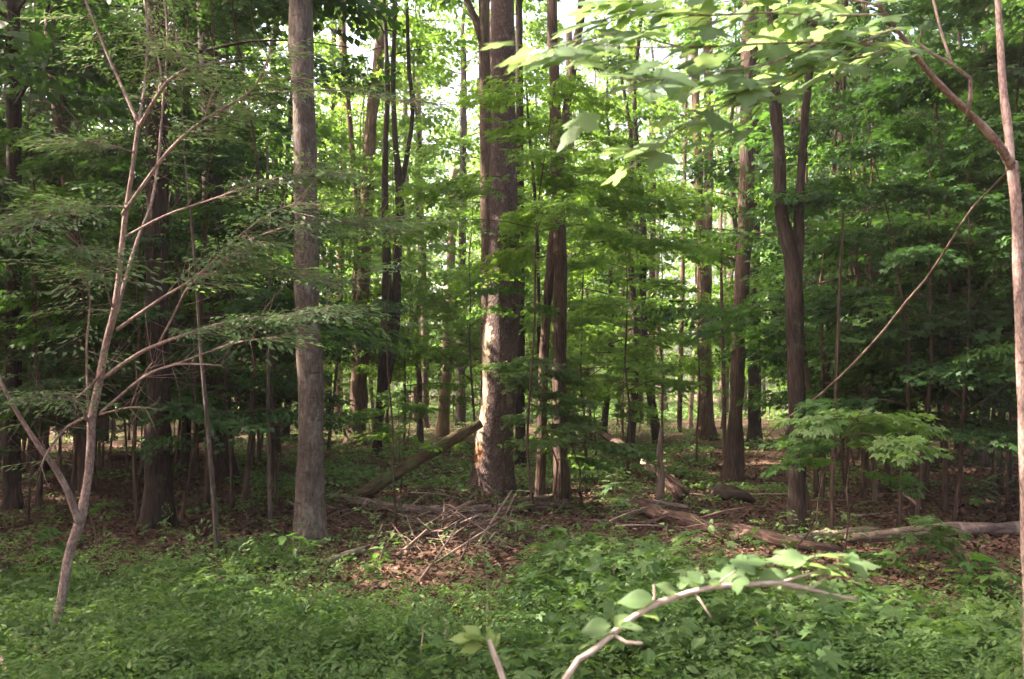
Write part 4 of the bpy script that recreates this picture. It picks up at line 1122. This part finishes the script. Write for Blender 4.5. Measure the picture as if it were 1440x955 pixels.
# the long dead stick hanging across the right half
log('dead_stick', 'long bare dead stick leaning diagonally across the dark right side', 'stick', [(1428, 228, 1.6, 4.05), (1408, 250, 2.1, 4.3), (1389, 270, 2.4, 4.6), (1368, 292, 2.9, 5.0), (1349, 320, 3.0, 5.4), (1331, 349, 2.9, 5.8), (1304, 390, 3.2, 6.3), (1275, 424, 3.5, 6.8), (1240, 468, 3.2, 7.3), (1208, 503, 3.4, 7.8), (1180, 531, 3.2, 8.2), (1148, 559, 2.9, 8.7), (1125, 576, 2.4, 9.1), (1090, 600, 1.9, 9.4), (1062, 640, 1.3, 9.7)], 'wood_dead', seed=25, sides=9, rough=0.1)

# the brush heap: single sticks lying over each other
def brush():
    rng = np.random.default_rng(21)
    c = at_ground(640, 765); y0 = c[1]
    specs = [((591, 815), (640, 745), 5), ((640, 800), (662, 752), 4), ((560, 780), (600, 745), 7), ((600, 800), (700, 735), 5), ((668, 772), (720, 690), 5), ((664, 742), (712, 728), 8), ((664, 714), (676, 740), 5),
             ((700, 700), (698, 730), 3), ((650, 775), (678, 786), 5), ((540, 736), (566, 750), 5), ((560, 700), (574, 735), 8), ((706, 735), (726, 692), 3), ((710, 760), (712, 725), 3), ((612, 768), (690, 758), 5), ((545, 790), (590, 782), 4)]
    lab = ['pale stick poking down to the front of the brush heap', 'thin upright stick in the middle of the brush heap', 'thick stub at the left end of the brush heap', 'long brown stick slanting up right across the brush heap',
           'pale greenish stick rising highest out of the brush heap', 'thick grey stick pointing right out of the brush heap', 'short stick leaning against the back of the brush heap', 'thin vertical twig behind the brush heap',
           'short pale stick lying at the right front of the brush heap', 'curved stick at the back left of the brush heap', 'dark branch stub standing up from the curved thin trunk', 'thin twig beside the greenish high stick',
           'thin twig hanging below the greenish high stick', 'stick lying level across the brush heap', 'thin stick lying out at the left foot of the brush heap']
    for i, ((a, b, w), l) in enumerate(zip(specs, lab)):
        yb = dist(a[1]) if a[1] > 735 else 10.6
        yb = min(yb, 10.8)
        ye = yb + rng.uniform(0.1, 0.5)
        m = ((a[0] + b[0]) / 2 + rng.uniform(-3, 3), (a[1] + b[1]) / 2 + rng.uniform(-3, 3))
        log('stick', l, 'stick', [(a[0], a[1], w * 0.75, yb), (m[0], m[1], w * 0.7, (yb + ye) / 2), (b[0], b[1], w * 0.4, ye)], 'wood_stick' if i in (3, 4) else 'wood_dead', seed=60 + i, sides=7, rough=0.1, group='sticks in the brush heap')
    for i in range(225):
        u = rng.normal(0, 1); v = rng.uniform(0, 1)
        x = c[0] + 0.45 * np.clip(u, -1.8, 1.8); y = 8.8 + 1.7 * v
        if i % 3 == 0: x = rng.uniform(-2.4, 2.4); y = rng.uniform(9.4, 11.8)
        hgt = 0.40 * math.exp(-(u * u) / 2.2) * (1 - abs(2 * v - 1) ** 2)
        z = float(ground_z(x, y)) + 0.02 + rng.uniform(0, 1) * hgt
        L = rng.uniform(0.2, 0.75); a = rng.normal(0.6, 1.2); el = rng.normal(0.12, 0.32)
        d = np.array([math.cos(a) * math.cos(el), math.sin(a) * math.cos(el), math.sin(el)])
        rr_ = rng.uniform(0.004, 0.011)
        P = np.array([[*(-d * L / 2), rr_], [*(rng.normal(0, 0.03, 3)), rr_ * 0.9], [*(d * L / 2), rr_ * 0.4]])
        P[:, 2] = np.maximum(P[:, 2], -z + 0.01)
        mb = MB(); tube(mb, P, 6, 0.12, 0, 0.1, int(rng.integers(1e6)))
        o = obj('stick', mb.mesh('stick', M[['wood_rot', 'wood_dead', 'bark_twig', 'wood_rot', 'wood_dead', 'bark_twig', 'wood_stick'][i % 7]]), loc=(x, y, z))
        tag(o, 'short dead stick lying tangled low in the brush heap', 'stick', 'sticks in the brush heap')
    # loose sticks on the litter
    for i in range(55):
        if i % 2: x, y = rng.uniform(1.0, 5.5), rng.uniform(9.8, 15)
        else: x, y = rng.uniform(-5, 4), rng.uniform(9.5, 16)
        L = rng.uniform(0.3, 1.3); a = rng.normal(0.0, 0.7)
        d = np.array([math.cos(a), math.sin(a), rng.normal(0, 0.05)])
        rr_ = rng.uniform(0.005, 0.013)
        P = np.array([[*(-d * L / 2), rr_], [*(rng.normal(0, 0.04, 3)), rr_ * 0.9], [*(d * L / 2), rr_ * 0.4]]); P[:, 2] = np.abs(P[:, 2]) + 0.01
        mb = MB(); tube(mb, P, 6, 0.12, 0, 0.1, int(rng.integers(1e6)))
        o = obj('stick', mb.mesh('stick', M[['wood_stick', 'wood_dead', 'wood_rot'][i % 3]]), loc=(x, y, float(ground_z(x, y))))
        tag(o, 'loose dead stick lying on the brown leaf litter', 'stick', 'loose sticks on the litter')
brush()

# ------------------------------------------------------------------ ground cover and litter
def noise2(x, y, seed, f):
    r = np.random.default_rng(seed)
    z = 0
    for k in range(6):
        a = r.uniform(0, 6.28); q = f * r.uniform(0.6, 1.7); ph = r.uniform(0, 6.28)
        z = z + np.sin(q * (x * math.cos(a) + y * math.sin(a)) + ph)
    return z / 6

def litter():
    rng = np.random.default_rng(31)
    n = 90000
    y = 3.5 + 22 * rng.uniform(0, 1, n) ** 1.3
    x = rng.uniform(-1, 1, n) * (y * 0.62 + 0.6)
    T = np.stack([x, y, ground_z(x, y) + rng.uniform(0.004, 0.03, n)], -1)
    s = rng.uniform(0.035, 0.085, n)
    A = rot(rng.uniform(0, 6.28, n), rng.normal(0, 0.35, n), rng.normal(0, 0.35, n)) * s[:, None, None]
    tv, tf = leaf_quad(); tv = tv.copy(); tv[:, 2] *= 3
    mb = MB(); place(mb, tv, tf, A, T, np.clip(rng.beta(2, 3, n), 0, 1))
    tag(obj('leaf_litter', mb.mesh('leaf_litter', M['litter'])), 'brown fallen leaves covering the forest floor', 'leaf litter', kind='stuff')
litter()

def herb_density(x, y):
    px = 720 + x / y * FPX
    edge = np.interp(px, [-100, 100, 250, 420, 470, 560, 640, 720, 760, 860, 950, 1050, 1200, 1440, 1600], [8.2, 8.0, 7.6, 7.0, 6.6, 6.5, 6.9, 7.0, 8.0, 8.2, 6.9, 6.4, 6.4, 6.5, 6.5])
    n = noise2(x, y, 3, 2.2)
    near = np.clip((edge - y + 0.5 * n) / 0.5, 0, 1) * np.clip(0.95 + 1.1 * n + 0.5 * noise2(x, y, 61, 5.0), 0.12, 1)
    far = np.clip(0.07 + 0.5 * noise2(x, y, 9, 1.3), 0.02, 0.5)
    far = np.where((px > 330) & (px < 1000) & (y > 11.5), far + 0.16, far)
    far = np.where(((px < 330) | (px > 1180)) & (y < 22), far * 0.45, far)
    far = np.where((px > 880) & (px < 1500) & (y > 7.6) & (y < 11.5), far * 0.35, far)
    far = np.where((px > 430) & (px < 810) & (y > 8.2) & (y < 11.6), far * 0.3, far)
    near = np.where((np.abs(px - 76) < 48) & (y > 4.8) & (y < 5.75), near * 0.12, near)
    return np.maximum(near, far)

def ground_cover():
    rng = np.random.default_rng(41)
    mb = MB()
    def layer(n, y0, y1, pw, hmin, hmax, leaf, kind, per, spread, mi=0, thr=1.0, mask=None):
        y = y0 + (y1 - y0) * rng.uniform(0, 1, n) ** pw
        x = rng.uniform(-1, 1, n) * (y * 0.60 + 0.5)
        ok = rng.uniform(0, 1, n) < herb_density(x, y) * thr
        if mask is not None: ok &= rng.uniform(0, 1, n) < mask(720 + x / y * FPX, y)
        x, y = x[ok], y[ok]; n = len(x)
        h = rng.uniform(hmin, hmax, n) * np.clip(0.75 + 0.6 * noise2(x, y, 17, 1.6), 0.35, 1.5)
        tone = np.clip(0.5 + 0.6 * noise2(x, y, 23, 3.0) + rng.normal(0, 0.2, n), 0, 1)
        h = h * np.interp(720 + x / y * FPX, [150, 420], [0.6, 1.0])
        gz = ground_z(x, y)
        # leaves around each stem, mostly near its top
        k = per
        f = rng.uniform(0.35, 1.0, (n, k)) ** 0.7
        ang = rng.uniform(0, 6.28, (n, 1)) + np.arange(k)[None] * 2.4 + rng.normal(0, 0.3, (n, k))
        rad = spread * rng.uniform(0.1, 1.0, (n, k)) * (1.15 - 0.5 * f)
        lx = rng.normal(0, 0.05, (n, 1)); ly = rng.normal(0, 0.05, (n, 1))
        P = np.stack([x[:, None] + lx * f + np.cos(ang) * rad, y[:, None] + ly * f + np.sin(ang) * rad, gz[:, None] + h[:, None] * f], -1).reshape(-1, 3)
        s = (leaf * rng.uniform(0.6, 1.35, (n, k))).ravel()
        A = rot((ang - PI / 2).ravel(), rng.normal(-0.2, 0.35, n * k), rng.normal(0, 0.35, n * k)) * s[:, None, None]
        tv, tf = LEAF[kind]
        rn = np.clip(0.6 * np.repeat(tone, k) + 0.4 * rng.uniform(0, 1, n * k), 0, 1)
        place(mb, tv, tf, A, P, rn, mi)
    layer(17000, 3.6, 10, 1.1, 0.10, 0.30, 0.038, 'oval', 10, 0.055)
    layer(2200, 3.6, 10, 1.1, 0.15, 0.42, 0.062, 'oval', 7, 0.07)
    layer(2800, 3.6, 10, 1.1, 0.12, 0.38, 0.055, 'star', 7, 0.08)
    layer(9000, 3.6, 10, 1.1, 0.05, 0.2, 0.030, 'narrow', 9, 0.05)
    layer(20000, 9, 26, 1.3, 0.04, 0.22, 0.055, 'oval', 7, 0.08)
    layer(20000, 14, 48, 1.2, 0.05, 0.3, 0.10, 'quad', 8, 0.16)
    layer(16000, 44, 80, 1.0, 0.1, 0.5, 0.2, 'quad', 8, 0.35, thr=2.5)
    tall = lambda px, y: np.interp(px, [300, 600, 720, 900, 1440], [0.02, 0.06, 0.9, 1.0, 0.7]) * np.where((px > 500) & (px < 720) & (y > 6), 0.0, 1.0)
    layer(760, 4.4, 9, 1.0, 0.32, 0.62, 0.09, 'star', 9, 0.11, mask=tall)
    layer(600, 4.4, 9.5, 1.0, 0.26, 0.5, 0.095, 'fine', 8, 0.10, mask=tall)
    # feathery fronds of many small leaflets
    n = 9500
    y = 3.6 + 7 * rng.uniform(0, 1, n) ** 1.1; x = rng.uniform(-1, 1, n) * (y * 0.60 + 0.5)
    ok = rng.uniform(0, 1, n) < herb_density(x, y) * np.clip(0.6 + 1.3 * noise2(x, y, 51, 1.8), 0, 1)
    x, y = x[ok], y[ok]; n = len(x)
    T = np.stack([x, y, ground_z(x, y) + rng.uniform(0.10, 0.30, n)], -1)
    A = rot(rng.uniform(0, 6.28, n), rng.normal(0.25, 0.3, n), rng.normal(0, 0.3, n)) * rng.uniform(0.16, 0.32, n)[:, None, None]
    place_sprays(mb, rng, SP_FROND, A, T, tone=np.clip(0.7 + 0.6 * noise2(x, y, 23, 3.0), 0, 1))
    # thin stems
    tag(obj('ground_cover', mb.mesh('ground_cover', M['leaf_herb'])), 'low green leafy herbs carpeting the forest floor', 'ground cover', kind='stuff')
ground_cover()

# ------------------------------------------------------------------ single plants in the foreground
def leafy_plant(px, py, h, label, leaf=0.09, kind='oval', n=26, spread=0.16, mat='leaf_herb', seed=1, stems=3, name='leafy_plant', cat='plant', group=None, thick=0.004, top_only=False, bark='bark_twig', y=None):
    rng = np.random.default_rng(seed)
    b = at_ground(px, py) if y is None else at(px, py, y)
    o3 = np.array([b[0], b[1], float(ground_z(b[0], b[1]))])
    r = root(name, o3, label, cat, group)
    sm = MB(); lm = MB()
    per = max(3, n // stems)
    for k in range(stems):
        a = rng.uniform(0, 6.28); d = spread * rng.uniform(0.2, 1.0) if stems > 1 else rng.normal(0, 0.04)
        hh = h * rng.uniform(0.75, 1.05)
        tip = np.array([math.cos(a) * d, math.sin(a) * d, hh])
        mid = tip * 0.5 + np.array([rng.normal(0, 0.015), rng.normal(0, 0.015), hh * 0.06])
        P = smooth_path([[0, 0, -0.02, thick], [*mid, thick * 0.8], [*tip, thick * 0.4]], 0.04)
        tube(sm, P, 5, resample=False, seed=k)
        f = rng.uniform(0.72 if top_only else 0.3, 1.0, per)
        T = np.stack([np.interp(f, np.linspace(0, 1, len(P)), P[:, q]) for q in range(3)], -1)
        yaw = np.arange(per) * 2.4 + rng.uniform(0, 6)
        A = rot(yaw, rng.normal(-0.15, 0.25, per), rng.normal(0, 0.25, per))
        s = leaf * rng.uniform(0.6, 1.25, per)
        T = T + A[:, :, 1] * (rng.uniform(0.1, 0.6, per) * leaf)[:, None]
        tv, tf = LEAF[kind]
        place(lm, tv, tf, A * s[:, None, None], T, rng.uniform(0, 1, per))
    obj('stem', sm.mesh('stem', M[bark]), r)
    obj('foliage', lm.mesh('foliage', M[mat]), r)
    return r

leafy_plant(412, 805, 0.42, 'broad-leaved plant at the foot of the pale grey tree', 0.13, 'oval', 34, 0.28, seed=1, stems=5, mat='leaf_mid')
leafy_plant(868, 850, 0.95, 'tall thin-stemmed seedling with a pale leaf tuft, in the middle foreground', 0.11, 'star', 14, 0.05, seed=2, stems=1, top_only=True, mat='leaf_thin', name='seedling', cat='seedling')
leafy_plant(870, 745, 0.55, 'bushy green plant left of the rotten log', 0.10, 'oval', 60, 0.4, seed=3, stems=7)
leafy_plant(828, 690, 0.4, 'low wide-leaved seedling right of the furrowed brown tree', 0.15, 'star', 16, 0.3, seed=4, stems=4, mat='leaf_mid', name='seedling', cat='seedling')
leafy_plant(735, 765, 0.4, 'light green plant at the right foot of the brush heap', 0.09, 'star', 36, 0.3, seed=5, stems=6)
leafy_plant(520, 812, 0.28, 'dark green bushy plant at the left of the brush heap', 0.10, 'oval', 40, 0.25, seed=6, stems=6, mat='leaf_mid')
leafy_plant(1240, 805, 0.2, 'leafy plant growing against the grey straight log', 0.10, 'star', 24, 0.25, seed=7, stems=4, mat='leaf_mid')
leafy_plant(1310, 790, 0.35, 'seedling rising in front of the grey straight log', 0.11, 'star', 20, 0.25, seed=8, stems=4, mat='leaf_mid', name='seedling', cat='seedling')
leafy_plant(1380, 715, 0.45, 'bright seedling in the dark behind the right end of the straight log', 0.14, 'star', 24, 0.35, seed=9, stems=4, mat='leaf_herb', name='seedling', cat='seedling')
leafy_plant(1005, 810, 0.25, 'dense leafy plant in front of the rotten log', 0.08, 'oval', 60, 0.3, seed=11, stems=7, mat='leaf_mid')
leafy_plant(925, 815, 0.4, 'broad pale-leaved plant below the rotten log', 0.12, 'oval', 34, 0.3, seed=12, stems=5)
leafy_plant(830, 830, 0.42, 'broad-leaved plant left of the tall thin seedling', 0.12, 'oval', 30, 0.28, seed=13, stems=5)
leafy_plant(75, 815, 0.45, 'shaded plant with wide leaves at the far left', 0.14, 'star', 26, 0.32, seed=14, stems=5, mat='leaf_mid')
leafy_plant(140, 770, 0.5, 'thin plant with few leaves behind the pink forked sapling', 0.11, 'oval', 18, 0.2, seed=15, stems=3, mat='leaf_mid')
leafy_plant(684, 905, 0.75, 'thin upright stem with few leaves, left of the pale foreground twig', 0.06, 'oval', 12, 0.05, seed=16, stems=1, name='seedling', cat='seedling', bark='wood_stick')
leafy_plant(1220, 860, 0.36, 'large-leaved plant below the tip of the pale foreground branch', 0.14, 'star', 26, 0.3, seed=17, stems=5, mat='leaf_herb')
leafy_plant(1390, 850, 0.4, 'dark large-leaved plant near the lower right edge', 0.14, 'star', 26, 0.3, seed=18, stems=5, mat='leaf_mid')
for i, (a, b, w, h) in enumerate([((1100, 955), (1062, 870), 4, 0), ((1118, 948), (1088, 880), 4, 0), ((625, 955), (628, 870), 3, 0), ((592, 950), (596, 880), 3, 0)]):
    y = 5.0
    log('dry_stalk', ['dry tan stalk leaning left in the lower right herbs', 'second dry tan stalk, close right of another leaning stalk', 'thin dry stalk standing in the herbs at bottom centre', 'faint dry stalk left of the thin standing stalk'][i], 'stalk',
        [(a[0], a[1] + 30, w, y), ((a[0] + b[0]) / 2 - 2, (a[1] + b[1]) / 2, w * 0.9, y + 0.05), (b[0], b[1], w * 0.5, y + 0.1)], 'wood_stick', seed=90 + i, sides=6)

# the pale branch close to the camera
def near_branch():
    rng = np.random.default_rng(99)
    b = at(770, 1010, 2.05)
    o3 = np.array([b[0] - 0.35, 2.0, float(ground_z(b[0], 2.0))])
    r = root('bent_sapling', o3, 'pale bare-stemmed sapling bent over in the near foreground', 'sapling')
    P = [[*o3, 0.010], [*(at(735, 1150, 2.02)), 0.0095]]
    for px, py, w, d in [(795, 955, 11, 2.1), (830, 918, 10, 2.13), (864, 889, 10.5, 2.16), (890, 868, 9, 2.18), (922, 849, 10.5, 2.2), (985, 829, 8.5, 2.25), (1008, 825, 9.5, 2.27), (1045, 822, 8, 2.3), (1095, 820, 8, 2.35), (1118, 824, 8.4, 2.37), (1140, 829, 6.5, 2.4), (1172, 837, 6, 2.42), (1205, 842, 4.5, 2.44)]:
        P.append([*at(px, py, d), 0.4 * w / FPX * d])
    P = np.array(P); P[:, :3] -= o3
    mb = MB(); tube(mb, P, 10, 0.04, 0, 0.08, 3)
    obj('trunk', mb.mesh('trunk', M['bark_flash']), r)
    lm = MB()
    B = lambda pts, y0, y1, **k: branch_part(lm, rng, r, o3, pts, y0, y1, 'bark_flash', **k)
    B([(918, 853, 6), (921, 838, 4.5), (919, 822, 3)], 2.2, 2.2)
    B([(1008, 826, 5), (1016, 815, 3.4), (1034, 803, 2)], 2.27, 2.3)
    B([(975, 832, 4), (985, 845, 3), (1000, 868, 1.6)], 2.25, 2.2)
    B([(1140, 829, 4), (1156, 815, 3), (1182, 806, 1.6)], 2.4, 2.45)
    B([(862, 892, 6), (880, 903, 6), (903, 905, 5)], 2.16, 2.1)
    B([(1095, 820, 5), (1120, 812, 4), (1165, 800, 3)], 2.35, 2.4)
    def leaves(rows):
        for px, py, d, s, yaw, pit in rows:
            for q in range(1 if rng.uniform() < 0.55 else 2):
                kd = LEAF['maple' if rng.uniform() < 0.3 else 'fine']
                place(lm, *kd, rx(rng.normal(0.25, 0.25)) @ rot([yaw + rng.normal(0, 0.35)], [pit + rng.normal(0, 0.15)], [rng.normal(0, 0.3)]) * s * rng.uniform(0.75, 1.15), (at(px + rng.normal(0, 9), py + rng.normal(-2, 4), d) - o3)[None], [rng.uniform(0, 1)])
    leaves([(980, 826, 2.25, .05, 0.4, .5), (1000, 818, 2.3, .06, -1.2, .1), (1040, 812, 2.3, .09, 1.4, .05), (1050, 800, 2.35, .10, -1.4, .1), (1080, 812, 2.35, .09, 1.3, .15), (1110, 800, 2.4, .11, -1.5, .02), (1130, 815, 2.4, .08, 0.9, -.1),
            (1150, 800, 2.4, .10, -1.3, .12), (1160, 788, 2.4, .09, -1.6, .0), (1165, 806, 2.42, .07, -1.2, -.1), (1185, 790, 2.42, .06, -1.5, 0), (1140, 826, 2.42, .10, -1.2, -.05), (1150, 832, 2.42, .08, -1.4, -.1), (1000, 822, 2.25, .07, 1.0, .3), (1025, 815, 2.3, .07, -0.8, .4), (1060, 815, 2.32, .08, 0.5, .35), (1075, 800, 2.35, .09, 1.6, .1), (1120, 795, 2.38, .09, 1.4, .15), (1095, 815, 2.36, .08, -1.0, .3), (1130, 790, 2.4, .08, -0.7, .25), (960, 836, 2.22, .06, 1.1, .4), (975, 824, 2.24, .06, -0.4, .5), (1175, 795, 2.42, .08, -1.7, .1), (1130, 822, 2.4, .07, 1.3, .1), (1100, 790, 2.4, .07, 0.2, 0.3),
            (905, 850, 2.2, .09, 1.4, 0), (880, 862, 2.2, .08, -0.6, 0), (860, 888, 2.15, .08, 1.5, .02), (850, 880, 2.15, .07, 1.2, 0), (880, 882, 2.15, .07, -1.0, 0)])
    obj('foliage', lm.mesh('foliage', M['leaf_big']), r)
    # second, short twig with fresh leaves
    q = at(716, 1000, 1.95)
    o4 = np.array([q[0] + 0.1, 1.9, float(ground_z(q[0], 1.9))])
    r2 = root('seedling', o4, 'pale upright twig with a fresh yellow-green leaf at the bottom edge', 'seedling')
    P = [[*o4, 0.006]]
    for px, py, w in [(735, 1050, 9), (716, 985, 8.5), (703, 940, 8), (693, 915, 7.5), (688, 900, 6)]:
        P.append([*at(px, py, 2.0), 0.5 * w / FPX * 2.0])
    P = np.array(P); P[:, :3] -= o4
    mb = MB(); tube(mb, P, 9, 0.03, 0, 0.05, 4)
    obj('stem', mb.mesh('stem', M['bark_flash']), r2)
    lm = MB()
    for px, py, s, yaw, pit in [(690, 906, .030, 0.2, 1.2), (692, 908, .034, 0.3, 1.0), (686, 902, .05, 1.3, .15), (680, 908, .05, 1.8, .0), (676, 895, .045, 1.0, .3), (665, 900, .05, 1.5, .1), (670, 905, .045, 0.4, .2), (694, 912, .03, -0.5, .9)]:
        place(lm, *LEAF['fine'], rx(0.45) @ rot([yaw], [pit], [rng.normal(0, 0.25)]) * s * 1.15, (at(px, py, 2.0) - o4)[None], [rng.uniform(0.4, 1)])
    obj('foliage', lm.mesh('foliage', M['leaf_fresh']), r2)
near_branch()

# ------------------------------------------------------------------ labels for the trees that were not named one by one
def name_pending():
    marks = sorted(MARK)
    bins = {}
    for px, y, o, kind in PENDING:
        i = sum(1 for m in marks if m[0] < px)
        band = 0 if y < 20 else (1 if y < 34 else 2)
        bins.setdefault((kind, i, band), []).append((px, o))
    ones = ['first', 'second', 'third', 'fourth', 'fifth', 'sixth', 'seventh', 'eighth', 'ninth', 'tenth', 'eleventh', 'twelfth', 'thirteenth', 'fourteenth', 'fifteenth', 'sixteenth', 'seventeenth', 'eighteenth', 'nineteenth', 'twentieth']
    ords = ones + ['twenty-' + w for w in ones[:9]] + ['thirtieth'] + ['thirty-' + w for w in ones[:9]]
    for (kind, i, band), items in bins.items():
        items.sort(key=lambda t: t[0])
        if i == 0: side = 'left of ' + marks[0][1]
        elif i == len(marks): side = 'right of ' + marks[-1][1]
        else: side = 'right of ' + marks[i - 1][1]
        what = {'young': ['near leafy young maple', 'mid-distance young maple', 'far pale young maple'], 'tree': ['nearer slim tree', 'mid-distance slim tree', 'distant slim tree']}[kind][band]
        inside = [t for t in items if -30 < t[0] < 1470]
        for px, o in items:
            o['group'] = 'young maples in the understorey' if kind == 'young' else 'trees standing further back'
            if not -30 < px < 1470:
                o['label'] = f'{what} standing just beyond the {"left" if px < 0 else "right"} edge of the view'
        for k, (px, o) in enumerate(inside):
            o['label'] = f'{what}, {ords[min(k, 38)] + " one " if len(inside) > 1 else "the one "}{side}'
name_pending()
